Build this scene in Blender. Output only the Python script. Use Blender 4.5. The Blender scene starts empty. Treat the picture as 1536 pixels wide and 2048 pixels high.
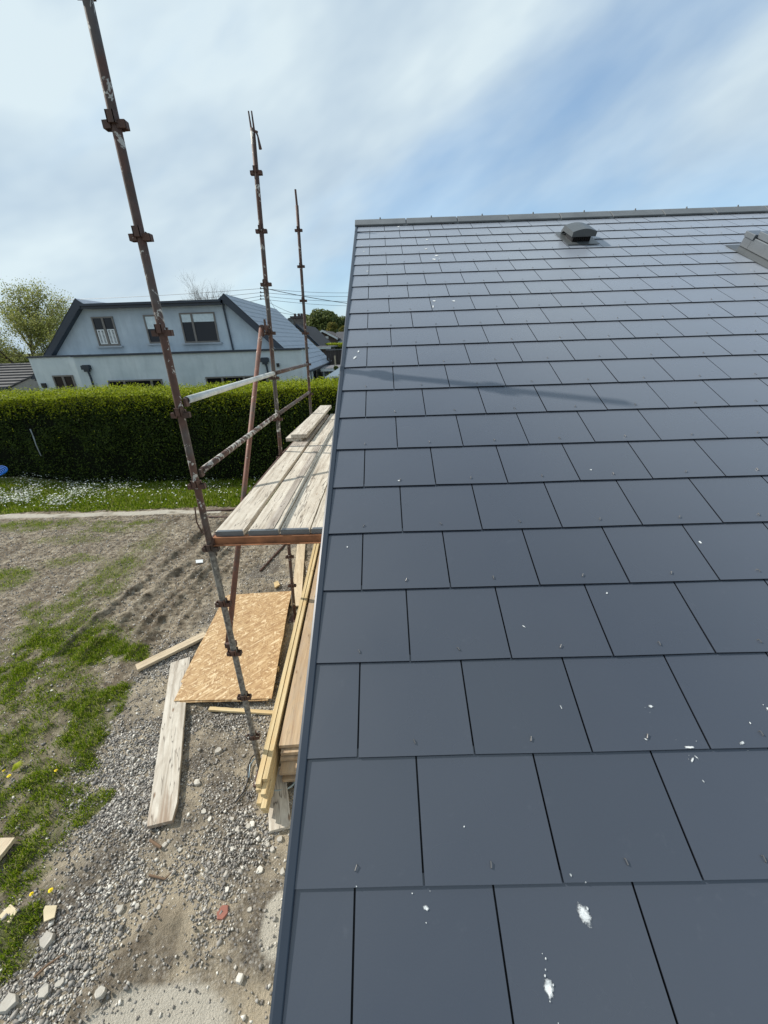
import bpy, bmesh, math, random
import numpy as np
from mathutils import Vector, Matrix
SC = bpy.context.scene
COL = SC.collection
rnd = random.Random(7)
NR = np.random.default_rng(11)
rad = math.radians

# ---------------------------------------------------------------- camera
RM = np.array([[0.999557954018, -0.004552936414, -0.029379709491],
               [0.028649344963, 0.41156585099, 0.910929616014],
               [-0.007944280519, 0.91136865267, -0.411514358605]])
GZ = 2.9                                     # height of the first slate course above the yard
CC = np.array([0.243390202726, -0.419597466665, 1.086016046657 + GZ])
FP = 760.0
cam = bpy.data.cameras.new('camera')
cam.sensor_fit = 'HORIZONTAL'; cam.sensor_width = 36; cam.lens = FP / 1536 * 36
cam.clip_start = 0.02; cam.clip_end = 3000
co = bpy.data.objects.new('camera', cam); COL.objects.link(co)
m4 = Matrix.Identity(4)
for i in range(3):
    m4[i][0] = RM[0][i]; m4[i][1] = RM[1][i]; m4[i][2] = -RM[2][i]; m4[i][3] = CC[i]
co.matrix_world = m4
SC.camera = co

# ---------------------------------------------------------------- light
SUN_EL = rad(41.5)
sd = Vector((-0.96 * math.cos(SUN_EL), 0.28 * math.cos(SUN_EL), math.sin(SUN_EL)))
sl = bpy.data.lights.new('sun', 'SUN'); sl.energy = 5.0; sl.angle = rad(0.6); sl.color = (1.0, 0.955, 0.88)
so = bpy.data.objects.new('sun', sl); COL.objects.link(so)
so.rotation_euler = sd.to_track_quat('Z', 'Y').to_euler()
SC.view_settings.view_transform = 'Standard'; SC.view_settings.look = 'None'
SC.view_settings.exposure = 0.0; SC.view_settings.gamma = 1.0
w = bpy.data.worlds.new('World'); SC.world = w; w.use_nodes = True
def build_world():
    nt = w.node_tree; N = nt.nodes; L = nt.links; N.clear()
    out = N.new('ShaderNodeOutputWorld'); bg = N.new('ShaderNodeBackground')
    sky = N.new('ShaderNodeTexSky'); sky.sky_type = 'NISHITA'; sky.sun_disc = False
    sky.sun_elevation = SUN_EL; sky.sun_rotation = math.atan2(sd.x, sd.y)
    sky.altitude = 50; sky.air_density = 1.0; sky.dust_density = 1.2; sky.ozone_density = 1.5
    tc = N.new('ShaderNodeTexCoord')
    sep = N.new('ShaderNodeSeparateXYZ'); L.new(tc.outputs['Generated'], sep.inputs[0])
    r0 = N.new('ShaderNodeMapping'); r0.inputs['Rotation'].default_value = (0, rad(CLOUD_ROT), 0); L.new(tc.outputs['Generated'], r0.inputs[0])
    mp = N.new('ShaderNodeMapping'); mp.inputs['Scale'].default_value = (1.0, 1.2, 2.6); mp.inputs['Location'].default_value = CLOUD_LOC
    L.new(r0.outputs[0], mp.inputs[0])
    n1 = N.new('ShaderNodeTexNoise'); n1.inputs['Scale'].default_value = 1.25; n1.inputs['Detail'].default_value = 8
    n1.inputs['Roughness'].default_value = 0.50; n1.inputs['Distortion'].default_value = 0.5
    L.new(mp.outputs[0], n1.inputs['Vector'])
    # the veil is thicker towards the sun side
    sx = N.new('ShaderNodeMath'); sx.operation = 'MULTIPLY_ADD'; sx.inputs[1].default_value = -0.20; L.new(sep.outputs[0], sx.inputs[0]); L.new(n1.outputs[0], sx.inputs[2])
    r1 = N.new('ShaderNodeMapRange'); r1.interpolation_type = 'SMOOTHSTEP'
    r1.inputs['From Min'].default_value = 0.27; r1.inputs['From Max'].default_value = 0.60
    r1.inputs['To Min'].default_value = 0.42; r1.inputs['To Max'].default_value = 0.97
    L.new(sx.outputs[0], r1.inputs['Value'])
    # cloud brightness variation
    n2 = N.new('ShaderNodeTexNoise'); n2.inputs['Scale'].default_value = 2.3; n2.inputs['Detail'].default_value = 4
    L.new(mp.outputs[0], n2.inputs['Vector'])
    cr = N.new('ShaderNodeMix'); cr.data_type = 'RGBA'
    cr.inputs[6].default_value = (0.47, 0.60, 0.73, 1); cr.inputs[7].default_value = (0.74, 0.86, 0.91, 1)
    r2 = N.new('ShaderNodeMapRange'); r2.inputs['From Min'].default_value = 0.36; r2.inputs['From Max'].default_value = 0.60
    L.new(n2.outputs[0], r2.inputs['Value']); L.new(r2.outputs[0], cr.inputs[0])
    sc = N.new('ShaderNodeMix'); sc.data_type = 'RGBA'; sc.blend_type = 'MULTIPLY'; sc.inputs[0].default_value = 1
    L.new(sky.outputs[0], sc.inputs[6]); sc.inputs[7].default_value = (SKYK[0], SKYK[1], SKYK[2], 1)
    cs = N.new('ShaderNodeVectorMath'); cs.operation = 'SCALE'; cs.inputs['Scale'].default_value = 1.0 / BGS
    L.new(cr.outputs[2], cs.inputs[0])
    # more veil near the horizon
    hz = N.new('ShaderNodeMapRange'); hz.inputs['From Min'].default_value = 0.0; hz.inputs['From Max'].default_value = 0.32
    hz.inputs['To Min'].default_value = 0.9; hz.inputs['To Max'].default_value = 0.0
    L.new(sep.outputs[2], hz.inputs['Value'])
    mx0 = N.new('ShaderNodeMath'); mx0.operation = 'MAXIMUM'
    L.new(r1.outputs[0], mx0.inputs[0]); L.new(hz.outputs[0], mx0.inputs[1])
    mx = N.new('ShaderNodeMix'); mx.data_type = 'RGBA'
    L.new(mx0.outputs[0], mx.inputs[0]); L.new(sc.outputs[2], mx.inputs[6]); L.new(cs.outputs[0], mx.inputs[7])
    L.new(mx.outputs[2], bg.inputs['Color']); bg.inputs['Strength'].default_value = BGS
    L.new(bg.outputs[0], out.inputs['Surface'])
BGS = 0.1; SKYK = (0.95, 1.5, 1.8); CLOUD_ROT = 24; CLOUD_LOC = (6.6, -3.1, 2.4)
build_world()

# ---------------------------------------------------------------- survey helpers (fix real positions from sight lines)
def ray(px, py): return RM.T @ np.array([(px - 768) / FP, (1024 - py) / FP, 1.0])
def G(px, py, z=0.0):
    d = ray(px, py); return CC + d * ((z - CC[2]) / d[2])
def V(px, py, Y):
    d = ray(px, py); return CC + d * ((Y - CC[1]) / d[1])
PIT = 0.4536002871741; CP, SP = math.cos(PIT), math.sin(PIT)
def roofpt(x, s, h=0.0): return np.array([x, s * CP - h * SP, GZ + s * SP + h * CP])
def RF(px, py, h=0.0):
    n = np.array([0, -SP, CP]); o = np.array([0, 0, GZ]); d = ray(px, py)
    t = (h - (CC - o) @ n) / (d @ n); p = CC + d * t
    return p[0], (p - o) @ np.array([0, CP, SP])

# ---------------------------------------------------------------- scene helpers
def tag(o, label=None, cat=None, group=None, kind=None):
    if label: o['label'] = label
    if cat: o['category'] = cat
    if group: o['group'] = group
    if kind: o['kind'] = kind
    return o
def thing(name, loc, label, cat, group=None, rz=0):
    o = bpy.data.objects.new(name, None); COL.objects.link(o)
    o.location = loc; o.rotation_euler = (0, 0, rz); o.empty_display_size = 0.2
    return tag(o, label, cat, group)
def link(name, me, mats, parent=None, smooth=False):
    if not isinstance(mats, (list, tuple)): mats = [mats]
    for m in mats: me.materials.append(m)
    o = bpy.data.objects.new(name, me); COL.objects.link(o)
    if parent is not None:
        o.parent = parent
        bpy.context.view_layer.update()
        o.matrix_parent_inverse = parent.matrix_world.inverted()
    if smooth: me.polygons.foreach_set('use_smooth', [True] * len(me.polygons))
    return o
class MB:
    def __init__(s): s.v = []; s.f = []; s.m = []
    def add(s, vs, fs, mi=0):
        b = len(s.v); s.v += [tuple(map(float, p)) for p in vs]
        s.f += [tuple(b + i for i in f) for f in fs]; s.m += [mi] * len(fs); return s
    def box(s, c, size, rot=None, mi=0):
        h = [k / 2 for k in size]; M = rot or Matrix.Identity(3)
        vs = [Vector(c) + M @ Vector((x * h[0], y * h[1], z * h[2])) for x in (-1, 1) for y in (-1, 1) for z in (-1, 1)]
        return s.add(vs, [(0, 1, 3, 2), (4, 6, 7, 5), (0, 4, 5, 1), (2, 3, 7, 6), (0, 2, 6, 4), (1, 5, 7, 3)], mi)
    def hexa(s, p, mi=0):   # p: 4 bottom then 4 top
        return s.add(p, [(3, 2, 1, 0), (4, 5, 6, 7), (0, 1, 5, 4), (1, 2, 6, 5), (2, 3, 7, 6), (3, 0, 4, 7)], mi)
    def slab(s, p, t, mi=0):  # polygon p extruded by vector t
        n = len(p); t = Vector(t); a = [Vector(q) for q in p]; b = [q + t for q in a]
        fs = [tuple(range(n))[::-1], tuple(range(n, 2 * n))] + [(i, (i + 1) % n, (i + 1) % n + n, i + n) for i in range(n)]
        return s.add(a + b, fs, mi)
    def tube(s, pts, r, n=12, cap=True, mi=0, inner=None):
        pts = [Vector(p) for p in pts]; k = len(pts)
        rs = r if isinstance(r, (list, tuple)) else [r] * k
        rings = []
        up = Vector((0, 0, 1))
        for i, p in enumerate(pts):
            d = (pts[min(i + 1, k - 1)] - pts[max(i - 1, 0)]).normalized()
            ref = up if abs(d.z) < 0.95 else Vector((1, 0, 0))
            a = d.cross(ref).normalized(); b = a.cross(d).normalized()
            rings.append([p + (a * math.cos(t) + b * math.sin(t)) * rs[i] for t in [2 * math.pi * j / n for j in range(n)]])
        vs = [q for r_ in rings for q in r_]; fs = []
        for i in range(k - 1):
            for j in range(n):
                fs.append((i * n + j, i * n + (j + 1) % n, (i + 1) * n + (j + 1) % n, (i + 1) * n + j))
        if cap: fs += [tuple(range(n))[::-1], tuple(range((k - 1) * n, k * n))]
        s.add(vs, fs, mi); return s
    def mesh(s, name):
        me = bpy.data.meshes.new(name); me.from_pydata(s.v, [], s.f)
        me.polygons.foreach_set('material_index', s.m)
        me.update(); return me
    def build(s, name, mats, parent=None, smooth=False, bevel=0, fix=True):
        me = s.mesh(name)
        if fix or bevel:
            bm = bmesh.new(); bm.from_mesh(me); bmesh.ops.recalc_face_normals(bm, faces=bm.faces)
            if bevel:
                ed = [e for e in bm.edges if len(e.link_faces) == 2 and e.calc_face_angle(0) > 0.6]
                bmesh.ops.bevel(bm, geom=ed, offset=bevel, segments=2, affect='EDGES', profile=0.6)
            bm.to_mesh(me); bm.free()
        return link(name, me, mats, parent, smooth)
def npmesh(name, V_, F_, mats, parent=None, smooth=False, midx=None):
    """V_ (n,3), F_ (m,k) all same size k"""
    me = bpy.data.meshes.new(name); k = F_.shape[1]
    me.vertices.add(len(V_)); me.vertices.foreach_set('co', np.asarray(V_, np.float32).ravel())
    me.loops.add(F_.size); me.loops.foreach_set('vertex_index', F_.astype(np.int32).ravel())
    me.polygons.add(len(F_)); me.polygons.foreach_set('loop_start', np.arange(0, F_.size, k, dtype=np.int32))
    if midx is not None: me.polygons.foreach_set('material_index', midx.astype(np.int32))
    me.update(calc_edges=True); me.validate()
    return link(name, me, mats, parent, smooth)

# value noise
def _h(ix, iy, seed):
    n = (ix.astype(np.int64) * 374761393 + iy.astype(np.int64) * 668265263 + seed * 974711) & 0x7fffffff
    n = ((n ^ (n >> 13)) * 1274126177) & 0x7fffffff
    return ((n ^ (n >> 16)) & 0xffff) / 65535.0
def vn(x, y, seed=0):
    ix = np.floor(x); iy = np.floor(y); fx = x - ix; fy = y - iy
    fx = fx * fx * (3 - 2 * fx); fy = fy * fy * (3 - 2 * fy)
    a = _h(ix, iy, seed); b = _h(ix + 1, iy, seed); c = _h(ix, iy + 1, seed); d = _h(ix + 1, iy + 1, seed)
    return (a * (1 - fx) + b * fx) * (1 - fy) + (c * (1 - fx) + d * fx) * fy
def fbm(x, y, seed=0, oct=4):
    s = 0; a = 0.5
    for o in range(oct):
        s = s + a * (vn(x, y, seed + o) * 2 - 1); x = x * 2.03; y = y * 2.03; a *= 0.5
    return s

# ---------------------------------------------------------------- materials
def lin(r, g, b):
    f = lambda c: c / 12.92 if c <= 0.04045 else ((c + 0.055) / 1.055) ** 2.4
    return (f(r / 255), f(g / 255), f(b / 255), 1)
class Mat:
    def __init__(s, name, rough=0.6, spec=0.5, metal=0):
        s.m = bpy.data.materials.new(name); s.m.use_nodes = True; s.nt = s.m.node_tree; s.N = s.nt.nodes; s.L = s.nt.links
        s.b = s.N['Principled BSDF']; s.b.inputs['Roughness'].default_value = rough
        s.b.inputs['Specular IOR Level'].default_value = spec; s.b.inputs['Metallic'].default_value = metal
    def n(s, t, **k):
        x = s.N.new(t)
        for a, b in k.items():
            if a in x.inputs: x.inputs[a].default_value = b
            else: setattr(x, a, b)
        return x
    def coord(s, kind='Object', scale=(1, 1, 1), rot=(0, 0, 0)):
        tc = s.n('ShaderNodeTexCoord'); mp = s.n('ShaderNodeMapping')
        mp.inputs['Scale'].default_value = scale; mp.inputs['Rotation'].default_value = rot
        s.L.new(tc.outputs[kind], mp.inputs[0]); return mp.outputs[0]
    def noise(s, vec, scale, detail=4, rough=0.55, dist=0):
        x = s.n('ShaderNodeTexNoise', Scale=scale, Detail=detail, Roughness=rough, Distortion=dist)
        if vec is not None: s.L.new(vec, x.inputs['Vector'])
        return x.outputs[0]
    def ramp(s, fac, stops):
        x = s.n('ShaderNodeValToRGB'); e = x.color_ramp.elements
        while len(e) < len(stops): e.new(0.5)
        for el, (p, c) in zip(e, stops): el.position = p; el.color = c
        s.L.new(fac, x.inputs[0]); return x.outputs[0]
    def rng(s, fac, a, b, c=0, d=1):
        x = s.n('ShaderNodeMapRange'); x.inputs[1].default_value = a; x.inputs[2].default_value = b
        x.inputs[3].default_value = c; x.inputs[4].default_value = d; s.L.new(fac, x.inputs[0]); return x.outputs[0]
    def mix(s, fac, a, b, blend='MIX'):
        x = s.n('ShaderNodeMix'); x.data_type = 'RGBA'; x.blend_type = blend
        for i, v in ((0, fac), (6, a), (7, b)):
            if hasattr(v, 'links'): s.L.new(v, x.inputs[i])
            else: x.inputs[i].default_value = v
        return x.outputs[2]
    def math(s, op, a, b=0.0):
        x = s.n('ShaderNodeMath'); x.operation = op
        for i, v in ((0, a), (1, b)):
            if hasattr(v, 'links'): s.L.new(v, x.inputs[i])
            else: x.inputs[i].default_value = v
        return x.outputs[0]
    def base(s, c):
        if hasattr(c, 'links'): s.L.new(c, s.b.inputs['Base Color'])
        else: s.b.inputs['Base Color'].default_value = c
        return s
    def bump(s, h, strength=0.3, dist=0.01):
        x = s.n('ShaderNodeBump', Strength=strength, Distance=dist); s.L.new(h, x.inputs['Height']); s.L.new(x.outputs[0], s.b.inputs['Normal']); return s
    def island(s):
        g = s.n('ShaderNodeNewGeometry'); return g.outputs['Random Per Island']
    def attr(s, name):
        a = s.n('ShaderNodeAttribute'); a.attribute_name = name; return a.outputs['Fac']
    def orand(s):
        return s.n('ShaderNodeObjectInfo').outputs['Random']
def plain(name, c, rough=0.6, spec=0.5, metal=0, var=0.12, scale=8, bump=0.0):
    M = Mat(name, rough, spec, metal); v = M.coord(); n = M.noise(v, scale, 5)
    d = tuple(k * (1 - var) for k in c[:3]) + (1,); e = tuple(min(1, k * (1 + var)) for k in c[:3]) + (1,)
    M.base(M.ramp(n, [(0.3, d), (0.7, e)]))
    if bump: M.bump(M.noise(v, scale * 6, 3), bump, 0.005)
    return M.m

def m_slate():
    M = Mat('fibre_cement_slate', 0.42, 1.0); v = M.coord()
    n = M.noise(v, 1.3, 3); fine = M.noise(v, 260, 2)
    isl = M.island()
    c = M.ramp(isl, [(0.0, (0.027, 0.033, 0.046, 1)), (0.5, (0.030, 0.036, 0.050, 1)), (1.0, (0.034, 0.040, 0.054, 1))])
    c = M.mix(M.rng(n, 0.35, 0.7, 0, 0.35), c, (0.045, 0.052, 0.068, 1))
    dust = M.noise(v, 22, 6, 0.7)
    c = M.mix(M.rng(dust, 0.62, 0.80, 0, 0.10), c, (0.18, 0.19, 0.21, 1))
    M.base(c)
    M.L.new(M.rng(M.noise(v, 3.0, 4), 0.3, 0.7, 0.24, 0.34), M.b.inputs['Roughness'])
    M.b.inputs['Sheen Weight'].default_value = 0.65; M.b.inputs['Sheen Roughness'].default_value = 0.45; M.b.inputs['Sheen Tint'].default_value = (0.8, 0.88, 1, 1)
    M.bump(fine, 0.10, 0.001); return M.m
def m_scaf(name='weathered_scaffold_steel', rust=0.5, paint=0.5, grey=(0.13, 0.125, 0.12, 1), lift=1.0, lowgrey=False):
    M = Mat(name, 0.62, 0.4, 0.15); v = M.coord(); 
    n = M.noise(v, 5.5, 6, 0.65); n2 = M.noise(v, 38, 4, 0.6); n3 = M.noise(v, 12, 5, 0.7, 0.6); n4 = M.noise(v, 2.2, 3)
    c = M.ramp(n, [(0.32, (0.055, 0.034, 0.026, 1)), (0.5, (0.105, 0.052, 0.038, 1)), (0.66, (0.06, 0.05, 0.044, 1))])
    c = M.mix(M.rng(n4, 0.5 + (0.5 - rust) * -0.35, 0.62 + (0.5 - rust) * -0.35, 0, 0.85), c, grey)
    c = M.mix(M.rng(n2, 0.3, 0.75, 0, 0.45), c, (0.05, 0.03, 0.022, 1))
    c = M.mix(M.rng(n3, 0.66 - paint * 0.16, 0.68 - paint * 0.16, 0, 0.9), c, (0.46, 0.45, 0.41, 1))
    if lowgrey:
        sp = M.n('ShaderNodeSeparateXYZ'); M.L.new(v, sp.inputs[0]); k = M.math('ADD', sp.outputs[2], M.math('MULTIPLY', M.math('SUBTRACT', n3, 0.5), 0.9))
        c = M.mix(M.rng(k, 2.45, 2.65, 0.85, 0), c, M.mix(M.rng(n2, .35, .65), (0.075, 0.07, 0.062, 1), (0.27, 0.26, 0.235, 1)))
    if lift != 1: c = M.mix(1.0, c, (lift, lift * .9, lift * .85, 1), 'MULTIPLY')
    M.base(c); M.bump(n2, 0.4, 0.002); return M.m
def m_wood(name, stops, grain=28, stain=None, crack=0.0, rough=0.75, worn=False):
    M = Mat(name, rough, 0.3); 
    tc = M.n('ShaderNodeTexCoord'); off = M.n('ShaderNodeVectorMath'); off.operation = 'ADD'
    cb = M.n('ShaderNodeCombineXYZ'); r = M.orand(); M.L.new(M.math('MULTIPLY', r, 37.0), cb.inputs[0]); M.L.new(M.math('MULTIPLY', r, 11.0), cb.inputs[1])
    M.L.new(tc.outputs['Object'], off.inputs[0]); M.L.new(cb.outputs[0], off.inputs[1])
    mp = M.n('ShaderNodeMapping'); mp.inputs['Scale'].default_value = (1.2, grain, grain); M.L.new(off.outputs[0], mp.inputs[0])
    g = M.noise(mp.outputs[0], 1.0, 6, 0.6, 0.4)
    c = M.ramp(g, stops)
    mp2 = M.n('ShaderNodeMapping'); mp2.inputs['Scale'].default_value = (2.0, 6, 6); M.L.new(off.outputs[0], mp2.inputs[0])
    st = M.noise(mp2.outputs[0], 1.6, 6, 0.7, 0.8)
    if stain: c = M.mix(M.rng(st, 0.45, 0.72, 0, 0.85), c, stain)
    kn = M.n('ShaderNodeTexVoronoi', Scale=1.0); mp3 = M.n('ShaderNodeMapping'); mp3.inputs['Scale'].default_value = (2.5, 7, 7)
    M.L.new(off.outputs[0], mp3.inputs[0]); M.L.new(mp3.outputs[0], kn.inputs['Vector'])
    c = M.mix(M.rng(kn.outputs['Distance'], 0.04, 0.1, 0.8, 0), c, (0.16, 0.08, 0.035, 1))
    if crack:
        mp4 = M.n('ShaderNodeMapping'); mp4.inputs['Scale'].default_value = (0.9, 16, 16); M.L.new(off.outputs[0], mp4.inputs[0])
        ck = M.noise(mp4.outputs[0], 1.0, 3, 0.5, 0.3)
        a = M.math('ABSOLUTE', M.math('SUBTRACT', ck, 0.5))
        c = M.mix(M.rng(a, 0.0, 0.012, crack, 0), c, (0.06, 0.045, 0.035, 1))
    if worn:      # mud-brown worn end with dark splits
        sp = M.n('ShaderNodeSeparateXYZ'); M.L.new(tc.outputs['Object'], sp.inputs[0])
        k = M.math('ADD', sp.outputs[0], M.math('MULTIPLY', M.math('SUBTRACT', g, 0.5), 1.4))
        c = M.mix(M.rng(k, -1.05, -0.70, 0.8, 0), c, M.mix(g, (0.16, 0.10, 0.065, 1), (0.42, 0.32, 0.23, 1)))
    M.base(c); M.bump(g, 0.35, 0.003); return M.m
def m_osb():
    M = Mat('oriented_strand_board', 0.7, 0.3); v = M.coord()
    c = None
    for i, (ang, sc) in enumerate(((0.3, 1.0), (1.4, 1.1), (2.4, 0.9))):
        rm = M.n('ShaderNodeMapping'); rm.inputs['Rotation'].default_value = (0, 0, ang); M.L.new(v, rm.inputs[0])
        mp = M.n('ShaderNodeMapping'); mp.inputs['Scale'].default_value = (13 * sc, 60 * sc, 1); mp.inputs['Location'].default_value = (i * 3.1, i * 7, 0)
        M.L.new(rm.outputs[0], mp.inputs[0]); vo = M.n('ShaderNodeTexVoronoi', Scale=1.0); M.L.new(mp.outputs[0], vo.inputs['Vector'])
        bw = M.n('ShaderNodeSeparateColor'); M.L.new(vo.outputs['Color'], bw.inputs[0])
        col = M.ramp(bw.outputs[0], [(0.0, (0.31, 0.185, 0.088, 1)), (0.45, (0.43, 0.275, 0.135, 1)), (0.8, (0.51, 0.35, 0.185, 1)), (1.0, (0.68, 0.53, 0.33, 1))])
        c = col if c is None else M.mix(M.math('GREATER_THAN', bw.outputs[1], 0.6 - i * 0.05), c, col)
    d = M.noise(v, 1.8, 5); c = M.mix(M.rng(d, 0.55, 0.8, 0, 0.35), c, (0.30, 0.19, 0.10, 1)); M.base(c); return M.m
def m_ground():
    M = Mat('yard_earth', 0.95, 0.15); v = M.coord()
    gm = M.attr('gravel'); gr = M.attr('grass'); co_ = M.attr('conc')
    n = M.noise(v, 0.8, 5, 0.6); n2 = M.noise(v, 9, 7, 0.7); n3 = M.noise(v, 70, 4, 0.7)
    dirt = M.ramp(n2, [(0.32, (0.045, 0.035, 0.024, 1)), (0.46, (0.21, 0.17, 0.12, 1)), (0.62, (0.45, 0.385, 0.29, 1))])
    dirt = M.mix(M.rng(n, 0.4, 0.62, 0, 0.35), dirt, (0.19, 0.16, 0.12, 1))
    rt_ = M.n('ShaderNodeMapping'); rt_.inputs['Rotation'].default_value = (0, 0, rad(-88)); M.L.new(v, rt_.inputs[0])
    st_ = M.n('ShaderNodeMapping'); st_.inputs['Scale'].default_value = (0.7, 3.4, 1); M.L.new(rt_.outputs[0], st_.inputs[0])
    sk = M.noise(st_.outputs[0], 1.0, 6, 0.65, 0.6)
    dirt = M.mix(M.rng(sk, 0.50, 0.62, 0, 0.6), dirt, (0.105, 0.078, 0.052, 1))
    grav = M.ramp(n3, [(0.3, (0.045, 0.038, 0.030, 1)), (0.55, (0.17, 0.142, 0.108, 1)), (0.75, (0.38, 0.33, 0.26, 1))])
    vo = M.n('ShaderNodeTexVoronoi', Scale=48.0); M.L.new(v, vo.inputs['Vector'])
    se = M.n('ShaderNodeSeparateColor'); M.L.new(vo.outputs['Color'], se.inputs[0])
    stone = M.ramp(se.outputs[0], [(0.0, (0.13, 0.12, 0.11, 1)), (0.6, (0.26, 0.24, 0.215, 1)), (1.0, (0.48, 0.45, 0.40, 1))])
    grav = M.mix(M.rng(vo.outputs['Distance'], 0.25, 0.6, 0.85, 0), grav, stone)
    patch = M.noise(v, 1.6, 4, 0.6)
    grav = M.mix(M.rng(patch, 0.44, 0.58, 0, 0.9), grav, M.mix(n3, (0.32, 0.26, 0.18, 1), (0.60, 0.52, 0.39, 1)))
    c = M.mix(gm, dirt, grav)
    c = M.mix(M.math('MULTIPLY', gr, M.rng(n2, 0.3, 0.55, 0.35, 1.0)), c, M.mix(n2, (0.06, 0.075, 0.018, 1), (0.17, 0.18, 0.06, 1)))
    c = M.mix(co_, c, M.mix(n3, (0.40, 0.365, 0.30, 1), (0.60, 0.555, 0.47, 1)))
    M.base(c)
    h = M.math('ADD', M.math('MULTIPLY', n2, 0.6), M.math('MULTIPLY', n3, 0.5))
    M.bump(h, 1.0, 0.05); return M.m
def m_leaf(name, stops, trans=0.35, rough=0.6):
    M = Mat(name, rough, 0.2); c = M.ramp(M.island(), stops); M.base(c)
    t = M.n('ShaderNodeBsdfTranslucent'); M.L.new(c, t.inputs[0]); x = M.n('ShaderNodeMixShader'); x.inputs[0].default_value = trans
    M.L.new(M.b.outputs[0], x.inputs[1]); M.L.new(t.outputs[0], x.inputs[2]); M.L.new(x.outputs[0], M.N['Material Output'].inputs[0]); return M.m
def m_stone(name, stops):
    M = Mat(name, 0.85, 0.25); v = M.coord(); c = M.ramp(M.island(), stops)
    c = M.mix(M.rng(M.noise(v, 40, 4), 0.3, 0.7, 0, 0.4), c, (0.33, 0.28, 0.22, 1)); M.base(c); return M.m
def m_render(name, a, b):
    M = Mat(name, 0.85, 0.2); v = M.coord(); n = M.noise(v, 0.9, 5, 0.6)
    vs = M.coord(scale=(2.2, 2.2, 0.35)); s = M.noise(vs, 2.0, 5, 0.6)
    c = M.ramp(n, [(0.35, a), (0.65, b)]); c = M.mix(M.rng(s, 0.48, 0.70, 0, 0.32), c, tuple(k * 0.75 for k in a[:3]) + (1,))
    M.base(c); M.bump(M.noise(v, 60, 3), 0.2, 0.004); return M.m
def m_tiles(name, c1, c2, sx=0.6, sy=0.28):
    M = Mat(name, 0.6, 0.4); v = M.coord(); n = M.noise(v, 3, 4)
    M.base(M.ramp(n, [(0.35, c1), (0.65, c2)])); return M.m

SLATE = m_slate()
SCAF = m_scaf('weathered_scaffold_steel', 0.5, 0.36, (0.085, 0.08, 0.075, 1)); SCAF_LOW = m_scaf('plaster_dusted_standard', 0.5, 0.45, (0.10, 0.095, 0.09, 1), lowgrey=True); SCAF_RUST = m_scaf('red_rusted_steel', 1.0, 0.12); SCAF_PAINT = m_scaf('plaster_splashed_tube', 1.0, 0.95, (0.30, 0.28, 0.26, 1)); BRACEM = m_scaf('red_oxide_tube', 1.0, 0.15, (0.16, 0.09, 0.07, 1), 1.9)
TRANSM = plain('orange_rusted_steel', (0.24, 0.105, 0.05, 1), 0.7, 0.4, 0.1, 0.45, 9)
def m_white_tube():
    M = Mat('galvanised_white_tube', 0.5, 0.5, 0.1); v = M.coord()
    c = M.ramp(M.noise(v, 6, 5, 0.6), [(0.3, (0.36, 0.37, 0.35, 1)), (0.55, (0.56, 0.58, 0.56, 1)), (0.75, (0.66, 0.68, 0.66, 1))])
    c = M.mix(M.rng(M.noise(v, 25, 5, 0.7), 0.62, 0.7, 0, 0.7), c, (0.2, 0.16, 0.13, 1)); M.base(c); return M.m
WHITE_TUBE = m_white_tube()
BOARD = m_wood('weathered_scaffold_board', [(0.3, (0.25, 0.205, 0.155, 1)), (0.46, (0.50, 0.45, 0.375, 1)), (0.75, (0.64, 0.60, 0.52, 1))], 22, (0.36, 0.31, 0.25, 1), 0.9)
BOARD_GREY = m_wood('grey_weathered_board', [(0.3, (0.17, 0.15, 0.125, 1)), (0.5, (0.36, 0.32, 0.275, 1)), (0.75, (0.48, 0.44, 0.385, 1))], 22, (0.27, 0.22, 0.18, 1), 0.9)
BOARD_WORN = m_wood('worn_scaffold_board', [(0.3, (0.25, 0.205, 0.155, 1)), (0.46, (0.50, 0.45, 0.375, 1)), (0.75, (0.64, 0.60, 0.52, 1))], 22, (0.36, 0.31, 0.25, 1), 0.9, worn=True)
PINE = m_wood('new_yellow_pine', [(0.3, (0.40, 0.29, 0.14, 1)), (0.6, (0.60, 0.48, 0.28, 1)), (0.8, (0.72, 0.61, 0.40, 1))], 24, (0.58, 0.40, 0.19, 1))
PLANK = m_wood('brown_sawn_plank', [(0.3, (0.30, 0.20, 0.12, 1)), (0.55, (0.44, 0.32, 0.20, 1)), (0.8, (0.55, 0.42, 0.28, 1))], 18, (0.36, 0.29, 0.22, 1), 0.35)
PALE = m_wood('pale_offcut_wood', [(0.3, (0.40, 0.31, 0.20, 1)), (0.55, (0.56, 0.46, 0.32, 1)), (0.8, (0.64, 0.55, 0.41, 1))], 24, (0.44, 0.34, 0.23, 1), 0.4)
OSB = m_osb()
GROUND = m_ground()
DARKTRIM = plain('dark_grey_coated_metal', (0.022, 0.031, 0.046, 1), 0.4, 0.5, 0, 0.08, 3)
VERGE = plain('verge_trim_blue_grey', (0.020, 0.029, 0.043, 1), 0.42, 0.5, 0, 0.1, 3)
RIDGE = plain('ridge_grey', (0.13, 0.14, 0.145, 1), 0.6, 0.4, 0, 0.18, 5, 0.1)
VENTM = plain('vent_grey_plastic', (0.075, 0.082, 0.085, 1), 0.4, 0.5, 0, 0.1, 5)
ALU = plain('grey_aluminium_flashing', (0.15, 0.165, 0.18, 1), 0.38, 0.6, 0.4, 0.12, 6)
COPPER = plain('slate_hook_metal', (0.20, 0.19, 0.18, 1), 0.35, 0.6, 0.6)
BLACK = plain('black_rubber', (0.012, 0.012, 0.014, 1), 0.5)
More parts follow.
